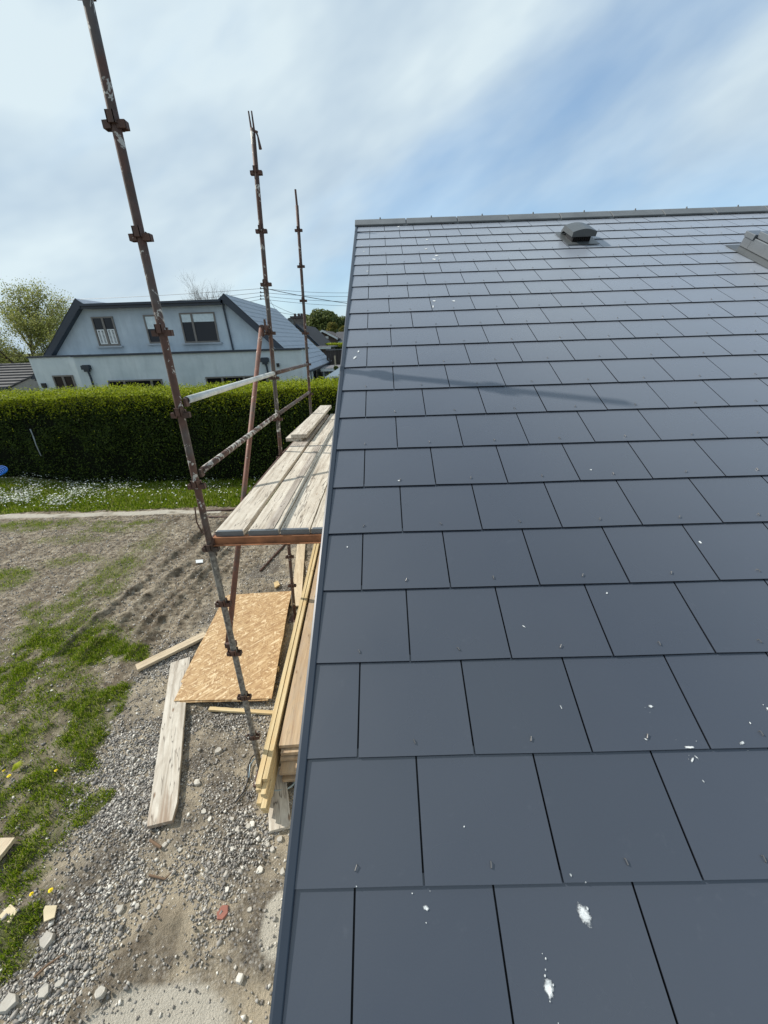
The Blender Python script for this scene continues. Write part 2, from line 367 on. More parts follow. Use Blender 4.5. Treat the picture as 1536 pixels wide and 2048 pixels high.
def m_drop():
    M = Mat('bird_dropping_white', 0.8, 0.2); v = M.coord(); n = M.noise(v, 150, 5, 0.75); M.base(M.ramp(M.noise(v, 60, 5, 0.7), [(0.35, (0.40, 0.42, 0.42, 1)), (0.55, (0.74, 0.75, 0.73, 1))]))
    r = M.attr('rim'); k = M.math('ADD', r, M.math('MULTIPLY', M.math('SUBTRACT', n, 0.5), 1.5)); a = M.rng(k, 0.35, 0.80, 1.0, 0.0)
    M.L.new(a, M.b.inputs['Alpha']); return M.m
DROP = m_drop()
RENDER_HI = m_render('blue_grey_render', (0.37, 0.425, 0.475, 1), (0.47, 0.53, 0.575, 1))
RENDER_LO = m_render('pale_grey_render', (0.50, 0.55, 0.57, 1), (0.64, 0.68, 0.69, 1))
TAUPE = plain('taupe_window_frame', (0.16, 0.145, 0.13, 1), 0.5)
def m_glass():
    M = Mat('dark_window_glass', 0.03, 0.35); M.base((0.012, 0.012, 0.014, 1)); return M.m
GLASS = m_glass()
WHITE = plain('white_painted', (0.62, 0.64, 0.64, 1), 0.5, 0.5, 0, 0.04)
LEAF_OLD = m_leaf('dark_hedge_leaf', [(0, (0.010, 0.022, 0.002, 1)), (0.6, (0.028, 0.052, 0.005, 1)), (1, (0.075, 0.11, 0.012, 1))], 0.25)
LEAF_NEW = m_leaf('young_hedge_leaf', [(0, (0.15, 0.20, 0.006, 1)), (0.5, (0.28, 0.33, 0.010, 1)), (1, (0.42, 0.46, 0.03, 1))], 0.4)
HCORE = plain('hedge_core_shade', (0.005, 0.007, 0.003, 1), 0.95, 0.1)  # near-black inner shade, as colour of the added hedge hulls
GRASS = m_leaf('grass_blade', [(0, (0.07, 0.13, 0.006, 1)), (0.5, (0.17, 0.26, 0.010, 1)), (0.85, (0.32, 0.37, 0.035, 1)), (1, (0.50, 0.45, 0.22, 1))], 0.45)
STONE = m_stone('loose_stone', [(0, (0.09, 0.09, 0.092, 1)), (0.5, (0.23, 0.222, 0.21, 1)), (0.8, (0.42, 0.40, 0.36, 1)), (1, (0.76, 0.73, 0.66, 1))])
ROCK = m_stone('pale_rock', [(0, (0.36, 0.34, 0.30, 1)), (0.5, (0.52, 0.49, 0.43, 1)), (1, (0.72, 0.69, 0.62, 1))])

# ================================================================ GROUND
rng_ = lambda a, b, n: np.linspace(a, b, n)
def grad(a, b, n): return a + (b - a) * (np.linspace(0, 1, n) ** 2.2)
xs = np.concatenate([grad(-14.5, -900, 26)[::-1], np.arange(-14.4, 1.0, 0.034), grad(1.05, 900, 22)])
ys = np.concatenate([grad(-1.6, -300, 12)[::-1], np.arange(-1.5, 11.2, 0.034), grad(11.3, 1600, 30)])
XX, YY = np.meshgrid(xs, ys)
def ellipses(px_list):
    E = []
    for (px, py, rx, ry, wgt) in px_list:
        c = G(px, py); a = G(px + rx, py) - c; b = G(px, py - ry) - c
        E.append((c[0], c[1], abs(a[0]) + 1e-3, abs(b[1]) + 1e-3, wgt))
    return E
GR = ellipses([(10, 1160, 55, 18, 1), (150, 1122, 60, 12, .5), (75, 1222, 35, 16, .8), (125, 1212, 45, 14, .6), (60, 1262, 34, 16, 1), (30, 1310, 70, 26, .7), (60, 1345, 100, 26, .6), (170, 1262, 70, 16, .7), (200, 1310, 60, 26, .95),
               (265, 1315, 24, 16, .9), (130, 1295, 50, 20, .7), (30, 1400, 45, 30, .7), (125, 1412, 60, 26, 1), (200, 1415, 46, 28, 1.1), (120, 1368, 60, 18, .5),
               (20, 1480, 50, 50, 1), (110, 1462, 60, 26, .6), (165, 1480, 46, 42, 1), (130, 1540, 62, 34, .9), (90, 1590, 60, 30, .8), (20, 1590, 50, 50, .9), (175, 1612, 26, 22, 1.1),
               (50, 1650, 50, 34, .85), (20, 1720, 46, 50, 1), (60, 1755, 40, 26, .9), (10, 1870, 42, 54, 1.1), (20, 1940, 30, 40, .9), (100, 1800, 24, 14, .5), (10, 1560, 40, 200, .45), (60, 1055, 70, 8, .7), (230, 1060, 70, 6, .6), (130, 1080, 80, 8, .45), (100, 1047, 60, 6, .9), (40, 1050, 60, 8, .9), (200, 1050, 50, 5, .7), (290, 1046, 40, 4, .7), (-60, 1400, 80, 300, .8), (40, 1440, 60, 120, .5), (120, 1300, 130, 60, .35), (60, 1680, 70, 90, .5)])
def mask_grass(x, y):
    m = np.zeros_like(x)
    xw = x + 0.16 * fbm(x * 3.2, y * 3.2, 50, 3); yw = y + 0.2 * fbm(x * 3.2, y * 3.2, 60, 3)
    for cx, cy, rx, ry, wg in GR:
        d = ((xw - cx) / rx) ** 2 + ((yw - cy) / ry) ** 2
        m = np.maximum(m, wg * np.clip(1.45 - 0.85 * d, 0, 1))
    m = m * np.clip(0.85 + 1.3 * fbm(x * 5, y * 5, 33, 3), 0.05, 1)
    strip = np.clip((y - (8.98 + 0.16 * fbm(x * 1.5, y * 0 + 3, 9, 3))) / 0.12, 0, 1) * (y < 12.5) * (x < -1.5)
    out = (y > 13)
    return np.clip(np.maximum(np.maximum(m, strip), out * 1.0), 0, 1)
gA = G(0, 1960); gB = G(250, 1560); gC = G(420, 1200); gD = G(640, 1100)
def mask_gravel(x, y):
    # gravel lies in a band along the house gable
    edge = np.interp(y, [-1, 0.6, 1.5, 2.4, 3.2, 4.2, 5.3, 6.2, 7.5], [-3.2, -2.9, -2.95, -3.15, -3.3, -2.95, -2.75, -2.4, -1.9])
    m = np.clip((x - edge + 0.5 * fbm(x * 1.7, y * 1.7, 5, 4)) / 0.35, 0, 1)
    hole = fbm(x * 1.35 + 4, y * 1.35, 21, 4)
    m = m * np.clip(1.15 - np.clip((hole - 0.12) / 0.12, 0, 1) * 0.75, 0, 1)
    return np.clip(m, 0, 1) * (y < 9)
mg = mask_grass(XX, YY); mv = mask_gravel(XX, YY)
e1 = 8.62 + 0.06 * fbm(XX * 1.3, XX * 0 + 2, 77, 3)
conc = (np.clip((YY - e1) / 0.03, 0, 1) * np.clip((e1 + 0.26 + 0.12 * fbm(XX * 2, XX * 0, 78, 3) - YY) / 0.03, 0, 1)) * (XX < -4.1) * (XX > -10.4) * np.clip(0.9 + 3 * fbm(XX * 1.7, YY * 4, 79, 3), 0, 1)
sc_ = G(310, 2060); d2 = ((XX - sc_[0]) / 0.52) ** 2 + ((YY - sc_[1] + 0.03) / 0.24) ** 2
slabm = np.clip((1.0 + 0.25 * fbm(XX * 5, YY * 5, 41, 3) - d2) / 0.25, 0, 1)
q_ = G(520, 1410); d3 = ((XX - q_[0]) / 0.22) ** 2 + ((YY - q_[1] - 0.02) / 0.16) ** 2
slabm = np.maximum(slabm, np.clip((1.0 + 0.3 * fbm(XX * 5, YY * 5, 43, 3) - d3) / 0.25, 0, 1))
q_ = G(555, 1850); d3 = ((XX - q_[0]) / 0.13) ** 2 + ((YY - q_[1]) / 0.2) ** 2
slabm = np.maximum(slabm, np.clip((1.0 + 0.4 * fbm(XX * 7, YY * 7, 44, 3) - d3) / 0.25, 0, 1))
near = (XX > -15) & (XX < 1.2) & (YY > -1.7) & (YY < 11.5)
H = 0.02 * fbm(XX * 0.8, YY * 0.8, 1, 3) + 0.020 * fbm(XX * 4, YY * 4, 2, 4) + 0.013 * fbm(XX * 14, YY * 14, 3, 3)
# wheel tracks: churned tread running towards the hedge
ta = G(205, 1300); tb = G(440, 1075); td = (tb - ta)[:2]; tl = np.linalg.norm(td); td = td / tl; tn = np.array([-td[1], td[0]])
u = (XX - ta[0]) * td[0] + (YY - ta[1]) * td[1]; v = (XX - ta[0]) * tn[0] + (YY - ta[1]) * tn[1]
v = v + 0.12 * fbm(u * 1.2, v * 1.2, 14, 3) + 0.045 * (u - 1.5) ** 2 * 0.5
for off in (-0.05, 0.42, -0.62):
    inn = np.clip(1 - np.abs(v - off) / 0.16, 0, 1) * np.clip((u + 0.4) / 0.4, 0, 1) * np.clip((tl + 1.1 - u) / 0.5, 0, 1)
    H += inn ** 0.7 * (-0.036 + 0.016 * np.clip(1.2 + 3 * fbm(u * 1.1, v * 3, 31, 3), 0, 1) * np.sin((u + np.abs(v - off) * 0.8 + 0.05 * fbm(u * 5, v * 5, 36, 2)) * 2 * math.pi / 0.125))
    H += 0.055 * np.clip(0.9 + 1.8 * fbm(u * 3, v * 3, 32, 3), 0.1, 1.6) * np.clip(1 - np.abs(np.abs(v - off) - 0.2) / 0.07, 0, 1) * (inn >= 0) * np.clip((u + 0.4) / 0.4, 0, 1) * np.clip((tl + 1.1 - u) / 0.5, 0, 1)
rough = np.clip((XX + 6.5) / 2, 0.25, 1) * (mv < 0.5)
cx_, sx_ = td[0], td[1]; UX = XX * cx_ + YY * sx_; UY = -XX * sx_ + YY * cx_
H += (0.030 * np.abs(fbm(UX * 1.6, UY * 7.0, 90, 4)) + 0.045 * np.abs(fbm(UX * 5, UY * 12, 95, 4))) * rough - 0.05 * np.clip(np.abs(fbm(UX * .8, UY * 2.2, 96, 2)) - .25, 0, 1) * rough
H += 0.026 * np.abs(fbm(XX * 13, YY * 13, 97, 2)) + 0.02 * fbm(XX * 2.4, YY * 2.4, 98, 3) * (mv > .3)
bank = np.clip((YY - 10.2) / 1.0, 0, 1) * np.clip((-9.5 - XX) / 2, 0, 1) * (YY < 13)
H = H * (1 - np.maximum(conc, slabm)) + 0.02 * conc + 0.012 * slabm + bank * 0.3
H = np.where(near, H, 0.0)
Vg = np.stack([XX.ravel(), YY.ravel(), H.ravel()], 1)
ny, nx = XX.shape; ii = np.arange(ny - 1)[:, None] * nx + np.arange(nx - 1)[None, :]; ii = ii.ravel()
Fg = np.stack([ii, ii + 1, ii + nx + 1, ii + nx], 1)
ground = npmesh('ground', Vg, Fg, GROUND, smooth=True); tag(ground, kind='structure')
for nm, arr in (('gravel', mv), ('grass', mg), ('conc', np.maximum(conc, slabm))):
    a = ground.data.attributes.new(nm, 'FLOAT', 'POINT'); a.data.foreach_set('value', arr.ravel().astype(np.float32))
def gh(x, y):
    i = np.clip(np.searchsorted(xs, x), 0, nx - 1); j = np.clip(np.searchsorted(ys, y), 0, ny - 1); return H[j, i]

# ---- gravel, stuff
OCT_V = np.array([(1, 0, 0), (-1, 0, 0), (0, 1, 0), (0, -1, 0), (0, 0, 1), (0, 0, -1)], float)
OCT_F = np.array([(0, 2, 4), (2, 1, 4), (1, 3, 4), (3, 0, 4), (2, 0, 5), (1, 2, 5), (3, 1, 5), (0, 3, 5)])
CUBE_V = np.array([(x, y, z) for x in (-1, 1) for y in (-1, 1) for z in (-1, 1)], float) * 0.72
CUBE_F = np.array([(0, 1, 3), (0, 3, 2), (4, 6, 7), (4, 7, 5), (0, 4, 5), (0, 5, 1), (2, 3, 7), (2, 7, 6), (0, 2, 6), (0, 6, 4), (1, 5, 7), (1, 7, 3)])
def stones(xy, size, flat=0.75):
    n = len(xy)
    base = CUBE_V[None] + NR.uniform(-0.38, 0.38, (n, 8, 3))
    base[:, :, 2] *= flat; base[:, :, 0] *= NR.uniform(0.7, 1.3, (n, 1))
    a = NR.uniform(0, 6.28, n); c, s = np.cos(a), np.sin(a)
    x = base[:, :, 0] * c[:, None] - base[:, :, 1] * s[:, None]; y = base[:, :, 0] * s[:, None] + base[:, :, 1] * c[:, None]
    tz = NR.uniform(-0.5, 0.5, (n, 1)); z = base[:, :, 2] + x * tz
    P = np.stack([x, y, z], 2) * size[:, None, None]
    P[:, :, 0] += xy[:, 0:1]; P[:, :, 1] += xy[:, 1:2]; P[:, :, 2] += (gh(xy[:, 0], xy[:, 1]) + size * 0.3)[:, None]
    F = CUBE_F[None] + (np.arange(n) * 8)[:, None, None]
    return P.reshape(-1, 3), F.reshape(-1, 3)
def scatter(n, x0, x1, y0, y1, fn):
    p = np.stack([NR.uniform(x0, x1, n), NR.uniform(y0, y1, n)], 1)
    k = fn(p[:, 0], p[:, 1]) > NR.uniform(0, 1, n); return p[k]
def dens(x, y):
    return mask_gravel(x, y) * (1 - 0.9 * np.clip(mask_grass(x, y) * 2, 0, 1)) * np.clip(0.42 + 2.1 * fbm(x * 1.7, y * 1.7, 66, 4), 0.06, 1) * np.where((y < 1.15) & (x > -1.9), 0.8, 1.0)
p1 = scatter(120000, -3.6, -0.3, -0.2, 4.0, dens); p2 = scatter(26000, -3.6, -0.2, 4.0, 8.3, dens)
p3 = scatter(90000, -12, -2.0, 0.5, 8.6, lambda x, y: 0.5 * (1 - mask_grass(x, y)) + 0 * x)
pp = np.concatenate([p1, p2, p3]); sz = NR.uniform(0.0042, 0.0098, len(pp)) * (1 + (NR.uniform(0, 1, len(pp)) > 0.93) * NR.uniform(0.2, 1.1, len(pp)))
Vs, Fs = stones(pp, sz)
gv = npmesh('gravel', Vs, Fs, STONE); tag(gv, 'grey crushed stone gravel spread along the gable of the slate roofed house', 'gravel', kind='stuff')

# ---- grass, stuff
def blades(xy, h, wd, lean=0.5):
    n = len(xy); a = NR.uniform(0, 6.28, n); dx, dy = np.cos(a), np.sin(a); b = NR.uniform(0, 6.28, n); l = NR.uniform(0.1, 1, n) * lean * h
    z = gh(xy[:, 0], xy[:, 1])
    p0 = np.stack([xy[:, 0] - dx * wd, xy[:, 1] - dy * wd, z - 0.004], 1); p1_ = np.stack([xy[:, 0] + dx * wd, xy[:, 1] + dy * wd, z - 0.004], 1)
    m0 = np.stack([xy[:, 0] + np.cos(b) * l * .4 + dx * wd * .7, xy[:, 1] + np.sin(b) * l * .4 + dy * wd * .7, z + h * .6], 1)
    m1 = np.stack([xy[:, 0] + np.cos(b) * l * .4 - dx * wd * .7, xy[:, 1] + np.sin(b) * l * .4 - dy * wd * .7, z + h * .6], 1)
    t = np.stack([xy[:, 0] + np.cos(b) * l, xy[:, 1] + np.sin(b) * l, z + h * (1 - 0.25 * NR.uniform(0, 1, n))], 1)
    P = np.stack([p0, p1_, m0, m1, t], 1).reshape(-1, 3); o = (np.arange(n) * 5)[:, None, None]
    F = (np.array([(0, 1, 2), (0, 2, 3), (3, 2, 4)])[None] + o).reshape(-1, 3); return P, F
def gd(x, y): return np.clip(mask_grass(x, y) * 1.4 - 0.12, 0, 1) ** 1.2 * np.clip(0.75 + 1.6 * fbm(x * 7, y * 7, 35, 3), 0.1, 1)
gp = np.concatenate([scatter(150000, -5.2, -2.0, 0.2, 4.3, gd), scatter(90000, -9.5, -3.5, 3.3, 8.9, gd)])
hh = NR.uniform(0.02, 0.05, len(gp)) * (0.55 + 0.9 * mask_grass(gp[:, 0], gp[:, 1]))
P, F = blades(gp, hh, 0.0035, 0.9)
g1 = npmesh('grass', P, F, GRASS); tag(g1, 'patchy green grass growing over the churned bare earth', 'grass', kind='stuff')
def st_d(x, y): return ((y > 8.98 + 0.16 * fbm(x * 1.5, y * 0 + 3, 9, 3)) * np.clip(0.7 + 0.9 * fbm(x * 2, y * 2, 19, 3), 0.1, 1))
gp = scatter(90000, -14.0, -1.5, 8.8, 11.0, st_d)
P, F = blades(gp, NR.uniform(0.06, 0.20, len(gp)) * np.clip((gp[:, 1] - 8.7) / 0.8, 0.35, 1), 0.008, 0.8)
g2 = npmesh('verge_grass', P, F, GRASS); tag(g2, 'strip of longer bright green grass at the foot of the hedge', 'grass', kind='stuff')
# ---- white flowers, stuff
PETAL = plain('white_petal', (0.72, 0.74, 0.68, 1), 0.6)
def fl_d(x, y):
    left = 1.15 * np.clip((-7.4 - x) / 2.0 + 0.2, 0.08, 1) * (y > 9.0) * np.clip(1.3 - np.abs(y - 9.9) * 0.9, 0, 1)
    right = 0.22 * (y > 9.75) * (x > -8.2)
    return np.clip(np.maximum(left, right) * np.clip(0.6 + 1.6 * fbm(x * 2.5, y * 2.5, 70, 3), 0, 1), 0, 1)
fp = scatter(19000, -14, -2.5, 8.95, 11.2, fl_d); n = len(fp)
zz = gh(fp[:, 0], fp[:, 1]) + NR.uniform(0.10, 0.30, n); r = NR.uniform(0.011, 0.026, n); a0 = NR.uniform(0, 6.28, n)
ring = []
tx, ty = NR.uniform(-.6, .6, n), NR.uniform(-.8, .3, n)
for k in range(6):
    c, s = np.cos(a0 + k * 1.047), np.sin(a0 + k * 1.047); rr = r * (1 if k % 2 else 0.75)
    ring.append(np.stack([fp[:, 0] + c * rr, fp[:, 1] + s * rr, zz + (c * tx + s * ty) * rr], 1))
P = np.stack(ring, 1).reshape(-1, 3); F = (np.arange(6)[None] + (np.arange(n) * 6)[:, None])
fw = npmesh('flower_bed', P, F, PETAL); tag(fw, 'low drift of small white star-like flowers in front of the hedge', 'flowers', kind='stuff')

# ================================================================ HEDGE
HA = np.array([-15.0, 11.55]); HB = np.array([2.5, 10.35])
hd = (HB - HA); HL = np.linalg.norm(hd); hd /= HL; hn = np.array([-hd[1], hd[0]])
def htop(u): return 2.66 + 0.14 * np.clip(u / 6.5, 0, 1) + 0.10 * np.clip((u - 9) / 5, 0, 1) + 0.05 * fbm(u * 1.1, u * 0 + 1, 4, 3)
DEP = 1.75
hedge = thing('hedge', (HA[0] + hd[0] * 8, HA[1] + hd[1] * 8, 0), 'long tall clipped green hedge with yellow-green new growth along its top', 'hedge')
# dark closed hull added inside the leaves to block light
mb = MB(); nseg = 40
us = np.linspace(0, HL, nseg); prof = [(0.16, 0.0), (0.12, 1.4), (0.2, -0.30), (0.55, -0.12), (DEP - .5, -0.12), (DEP - .12, -0.4), (DEP - .1, 0.0)]
vs = []
for u_ in us:
    t = htop(np.array([u_]))[0]
    for (o, z) in prof:
        zz_ = z if z >= 0 else t + z
        q = HA + hd * u_ + hn * o; vs.append((q[0], q[1], zz_))
k = len(prof); fs = []
for i in range(nseg - 1):
    for j in range(k - 1): fs.append((i * k + j, i * k + j + 1, (i + 1) * k + j + 1, (i + 1) * k + j))
fs += [tuple(range(k)), tuple(range((nseg - 1) * k, nseg * k))]
mb.add(vs, fs).build('shade_core', HCORE, hedge)
def leaves(P, Nrm, size, bend=0.25, spread=0.9):
    n = len(P); d = Nrm + NR.normal(0, spread, (n, 3)); d /= np.linalg.norm(d, axis=1)[:, None]
    t = np.cross(d, NR.normal(0, 1, (n, 3))); t /= np.linalg.norm(t, axis=1)[:, None] + 1e-9; b = np.cross(d, t)
    s = size[:, None]; 
    q = np.stack([P - t * s, P - b * s * 0.48 + d * s * bend * .4, P + t * s, P + b * s * 0.48 + d * s * bend * .4], 1).reshape(-1, 3)
    F = np.arange(n * 4).reshape(-1, 4); return q, F
nL = 150000
side = NR.uniform(0, 1, nL); u_ = NR.uniform(0.0, HL, nL); tt = htop(u_)
lump = 0.10 * fbm(u_ * 1.7, side * 9, 8, 3)
front = side < 0.50; topm = (side >= 0.5) & (side < 0.94)
zf = np.where(NR.uniform(0, 1, nL) < .5, NR.uniform(0.0, 1, nL), 1 - NR.uniform(0, 1, nL) ** 2 * .6)
o = np.where(front, 0.04 + NR.uniform(-.05, .1, nL) + 0.22 * fbm(u_ * 1.6, zf * 4, 12, 4), np.where(topm, NR.uniform(0.08, DEP, nL), DEP + NR.uniform(-.06, .06, nL)))
z = np.where(front, zf * (tt - 0.05), np.where(topm, tt - 0.05 + 0.07 * NR.normal(0, 1, nL) + lump, NR.uniform(0, 1, nL) * tt))
edge = np.clip(1 - o / 0.3, 0, 1) * topm; z = z - edge ** 2 * 0.17 + (NR.uniform(0, 1, nL) > 0.985) * topm * NR.uniform(0.03, 0.14, nL)
P = np.stack([HA[0] + hd[0] * u_ + hn[0] * o, HA[1] + hd[1] * u_ + hn[1] * o, z], 1)
Nm = np.where(front[:, None], np.array([[-hn[0], -hn[1], 0.35]]), np.array([[0, 0, 1.0]]))
sz = NR.uniform(0.018, 0.034, nL) * np.where(topm, 1.0, 1.15)
q, F = leaves(P, Nm, sz)
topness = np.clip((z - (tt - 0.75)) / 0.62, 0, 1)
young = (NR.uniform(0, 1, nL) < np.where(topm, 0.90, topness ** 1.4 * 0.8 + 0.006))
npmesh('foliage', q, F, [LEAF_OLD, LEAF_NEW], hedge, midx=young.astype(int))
# tape caught in hedge
p_ = [V(60, 858, 11.0), V(66, 872, 10.95), V(72, 890, 10.9), V(82, 912, 10.92)]
mb = MB()
for a, b in zip(p_[:-1], p_[1:]):
    d = 0.022; mb.slab([a + [d, 0, 0], a - [d, 0, 0], b - [d * .6, 0, 0], b + [d * .6, 0, 0]], (0, 0.004, 0))
tag(mb.build('plastic_strip', plain('clear_plastic', (0.14, 0.17, 0.18, 1), 0.3), None), 'thin torn pale plastic strip hanging on the dark face of the hedge', 'plastic strip')

# ================================================================ OUR HOUSE
ER = 0.239039523 * 1.0; WT = 0.3
RS = 4.56 / CP                                  # slope length to the ridge
house = thing('slate_roofed_house', (4.5, 4.5, 0), 'house under a large new dark slate roof filling the right of the view', 'house')
XR = 9.3
mb = MB()
mb.slab([(0.10, -0.5, 0.0), (XR - .1, -0.5, 0.0), (XR - .1, 9.9, 0), (0.10, 9.9, 0)], (0, 0, GZ - 0.50))
yr, zr = roofpt(0, RS)[1], roofpt(0, RS)[2]
mb.slab([(0.10, -0.5, GZ - .5), (0.10, 9.9, GZ - .5), (0.10, yr, zr - 0.22)], (XR - .2, 0, 0))
mb.build('wall', m_render('white_gable_render', (0.5, 0.5, 0.47, 1), (0.58, 0.58, 0.55, 1)), house)
roof = None
mb = MB()
# deck under the slates, both slopes
a = roofpt(0.012, -3.1 * ER, -0.03); b = roofpt(0.012, RS, -0.03)
mb.slab([a, roofpt(XR, -3.1 * ER, -0.03), roofpt(XR, RS, -0.03), b], (0, 0, 0.026), 1)
bk = np.array([XR, 2 * yr - a[1], a[2]]); bk0 = np.array([0.012, bk[1], a[2]])
mb.slab([b, roofpt(XR, RS, -0.03), bk, bk0], (0, 0, 0.03), 0)
gap = 0.0023
def hs(fr): return 0.0100 - 0.0066 * fr        # height of slate face above the deck
for r_ in range(-3, 22):
    off = 0.15 if r_ % 2 else 0.0
    x = 0.018 if True else 0
    edges = [0.018] + [off + WT * k for k in range(0 if off else 1, int(XR / WT) + 2) if 0.05 < off + WT * k < XR] + [XR]
    s0 = r_ * ER; s1 = min(s0 + ER + 0.02, RS)
    if s0 > RS - 0.03: break
    for i in range(len(edges) - 1):
        x0 = edges[i] + (gap if i else 0); x1 = edges[i + 1] - gap
        j = rnd.uniform(-0.0012, 0.0012); j2 = rnd.uniform(-0.0009, 0.0009)
        fr1 = (s1 - s0) / ER
        hb0 = hs(0) + j2; hb1 = hs(0) - j2; ht = hs(fr1)
        vs = [roofpt(x0, s0 + j, hb0 - 0.0052), roofpt(x1, s0 - j, hb1 - 0.0052), roofpt(x1, s1, 0.0005), roofpt(x0, s1, 0.0005),
              roofpt(x0, s0 + j, hb0), roofpt(x1, s0 - j, hb1), roofpt(x1, s1, ht), roofpt(x0, s1, ht)]
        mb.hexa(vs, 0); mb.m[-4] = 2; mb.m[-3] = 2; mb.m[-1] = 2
roof = mb.build('roof', [SLATE, BLACK, plain('slate_cut_edge_shade', (0.010, 0.012, 0.018, 1), .7, .2)], house)  # cut edges near-black: own dark tone plus painted-in shade
# slate hooks: one wire hook in the middle of each slate's lower edge
mb = MB()
hooks = []
for r_ in range(-3, 22):
    off = 0.15 if r_ % 2 else 0.0
    for k in range(0, 31):
        xc = off + WT * k + (0.15 if True else 0) - (0.0)
        if xc > XR - .1: continue
        hooks.append((xc, r_ * ER + 0.026))
    if off: pass
for (xc, s) in hooks:
    if s > RS - .05 or s < -0.6: continue
    t = rnd.uniform(-0.6, 0.6); L_ = 0.011; dx, ds = math.sin(t) * L_, math.cos(t) * L_
    hh0 = hs(0.1)
    mb.tube([roofpt(xc, s, hh0 - .001), roofpt(xc + dx * .1, s + ds * .1, hh0 + .0035), roofpt(xc + dx, s + ds, hh0 + .0045), roofpt(xc + dx, s + ds, hh0)], 0.0013, 5)
hk = mb.build('slate_hook', COPPER, roof); tag(hk, kind='stuff')
# verge trim: folded metal, cap on the slates and face down the gable
mb = MB()
for (sa, sb, sg) in ((-3.1 * ER, RS, 1),):
    prof = [(0.020, 0.0118), (0.018, 0.0135), (0.002, 0.0145), (-0.004, 0.012), (-0.004, -0.11), (0.004, -0.11), (0.006, 0.004), (0.020, 0.004)]
    A = [roofpt(x_, sa, h_) for x_, h_ in prof]; B = [roofpt(x_, sb, h_) for x_, h_ in prof]; n_ = len(prof)
    mb.add(A + B, [(i, (i + 1) % n_, (i + 1) % n_ + n_, i + n_) for i in range(n_)] + [tuple(range(n_))[::-1], tuple(range(n_, 2 * n_))])
    prof2 = [(0.0, 0), (0.0, -.11), (0.012, -.11), (0.012, 0)]
    mb.slab([(-0.004, yr, zr), (-.004, yr, zr - .13), (-.004, bk[1], bk[2] - .1), (-.004, bk[1], bk[2])], (0.02, 0, 0))
mb.build('verge_trim', VERGE, house)
# ridge tiles
rt = MB(); RLEN = 0.5385
for k in range(0, 17):
    x0 = k * RLEN - (0.008 if k == 0 else 0); x1 = min((k + 1) * RLEN - 0.012, XR)
    wv = 0.115; top = 0.032; lo = 0.0
    f0 = roofpt(x0, RS - wv, lo + .012); f1 = roofpt(x0, RS - wv, lo + .026)
    pr = [(f0[1], f0[2]), (f1[1], f1[2]), (yr - 0.035, zr + top), (yr, zr + top + .012), (yr + 0.035, zr + top), (2 * yr - f1[1], f1[2]), (2 * yr - f0[1], f0[2])]
    rt.slab([(x0, y_, z_) for y_, z_ in pr], (x1 - x0, 0, 0))
    rt.slab([(x1 - 0.03, y_, z_ - .012) for y_, z_ in pr], (0.05, 0, 0))
    rt.tube([((x0 + x1) / 2, yr - .02, zr + top + .002), ((x0 + x1) / 2, yr - .02, zr + top + .022)], [0.011, 0.005], 8)
rt.build('ridge_tiles', RIDGE, house, bevel=0.003)
# roof vent
vx, vs_ = RF(1160, 487); vx += 0.0
vt = MB()
vt.slab([roofpt(vx - .145, vs_ - .08, .014), roofpt(vx + .145, vs_ - .08, .014), roofpt(vx + .145, vs_ + .3, .011), roofpt(vx - .145, vs_ + .3, .011)], tuple(roofpt(0, 0, .003) - roofpt(0, 0, 0)))
vent = vt.build('roof_vent', VENTM, roof)
hd_ = MB()
def hoodprof(s, h0, h1, wdt, rise):
    pts = [roofpt(vx - wdt / 2, s, h0), roofpt(vx - wdt / 2, s, h1)]
    for i in range(1, 8):
        t = i / 8; pts.append(roofpt(vx - wdt / 2 + wdt * t, s, h1 + rise * math.sin(math.pi * t)))
    pts += [roofpt(vx + wdt / 2, s, h1), roofpt(vx + wdt / 2, s, h0)]
    return pts
A = hoodprof(vs_ - .035, .062, .100, .215, .022); B = hoodprof(vs_ + .20, .05, .095, .215, .02); C_ = hoodprof(vs_ + .26, .015, .04, .205, .004)
n_ = len(A)
hd_.add(A + B + C_, [(i, (i + 1) % n_, (i + 1) % n_ + n_, i + n_) for i in range(n_)] + [(i + n_, (i + 1) % n_ + n_, (i + 1) % n_ + 2 * n_, i + 2 * n_) for i in range(n_)] + [tuple(range(n_))[::-1], tuple(range(2 * n_, 3 * n_))])
hd_.build('vent_hood', VENTM, vent)
gq = MB()
gq.slab([roofpt(vx - .085, vs_ + .01, .015), roofpt(vx + .085, vs_ + .01, .015), roofpt(vx + .085, vs_ + .01, .075), roofpt(vx - .085, vs_ + .01, .075)], tuple(roofpt(0, .16, 0) - roofpt(0, 0, 0)))
for i in range(9):
    x_ = vx - .083 + .0195 * i
    gq.slab([roofpt(x_, vs_ - .005, .016), roofpt(x_ + .006, vs_ - .005, .016), roofpt(x_ + .006, vs_ - .005, .075), roofpt(x_, vs_ - .005, .075)], tuple(roofpt(0, .02, 0) - roofpt(0, 0, 0)))
gq.build('vent_grille', BLACK, vent)
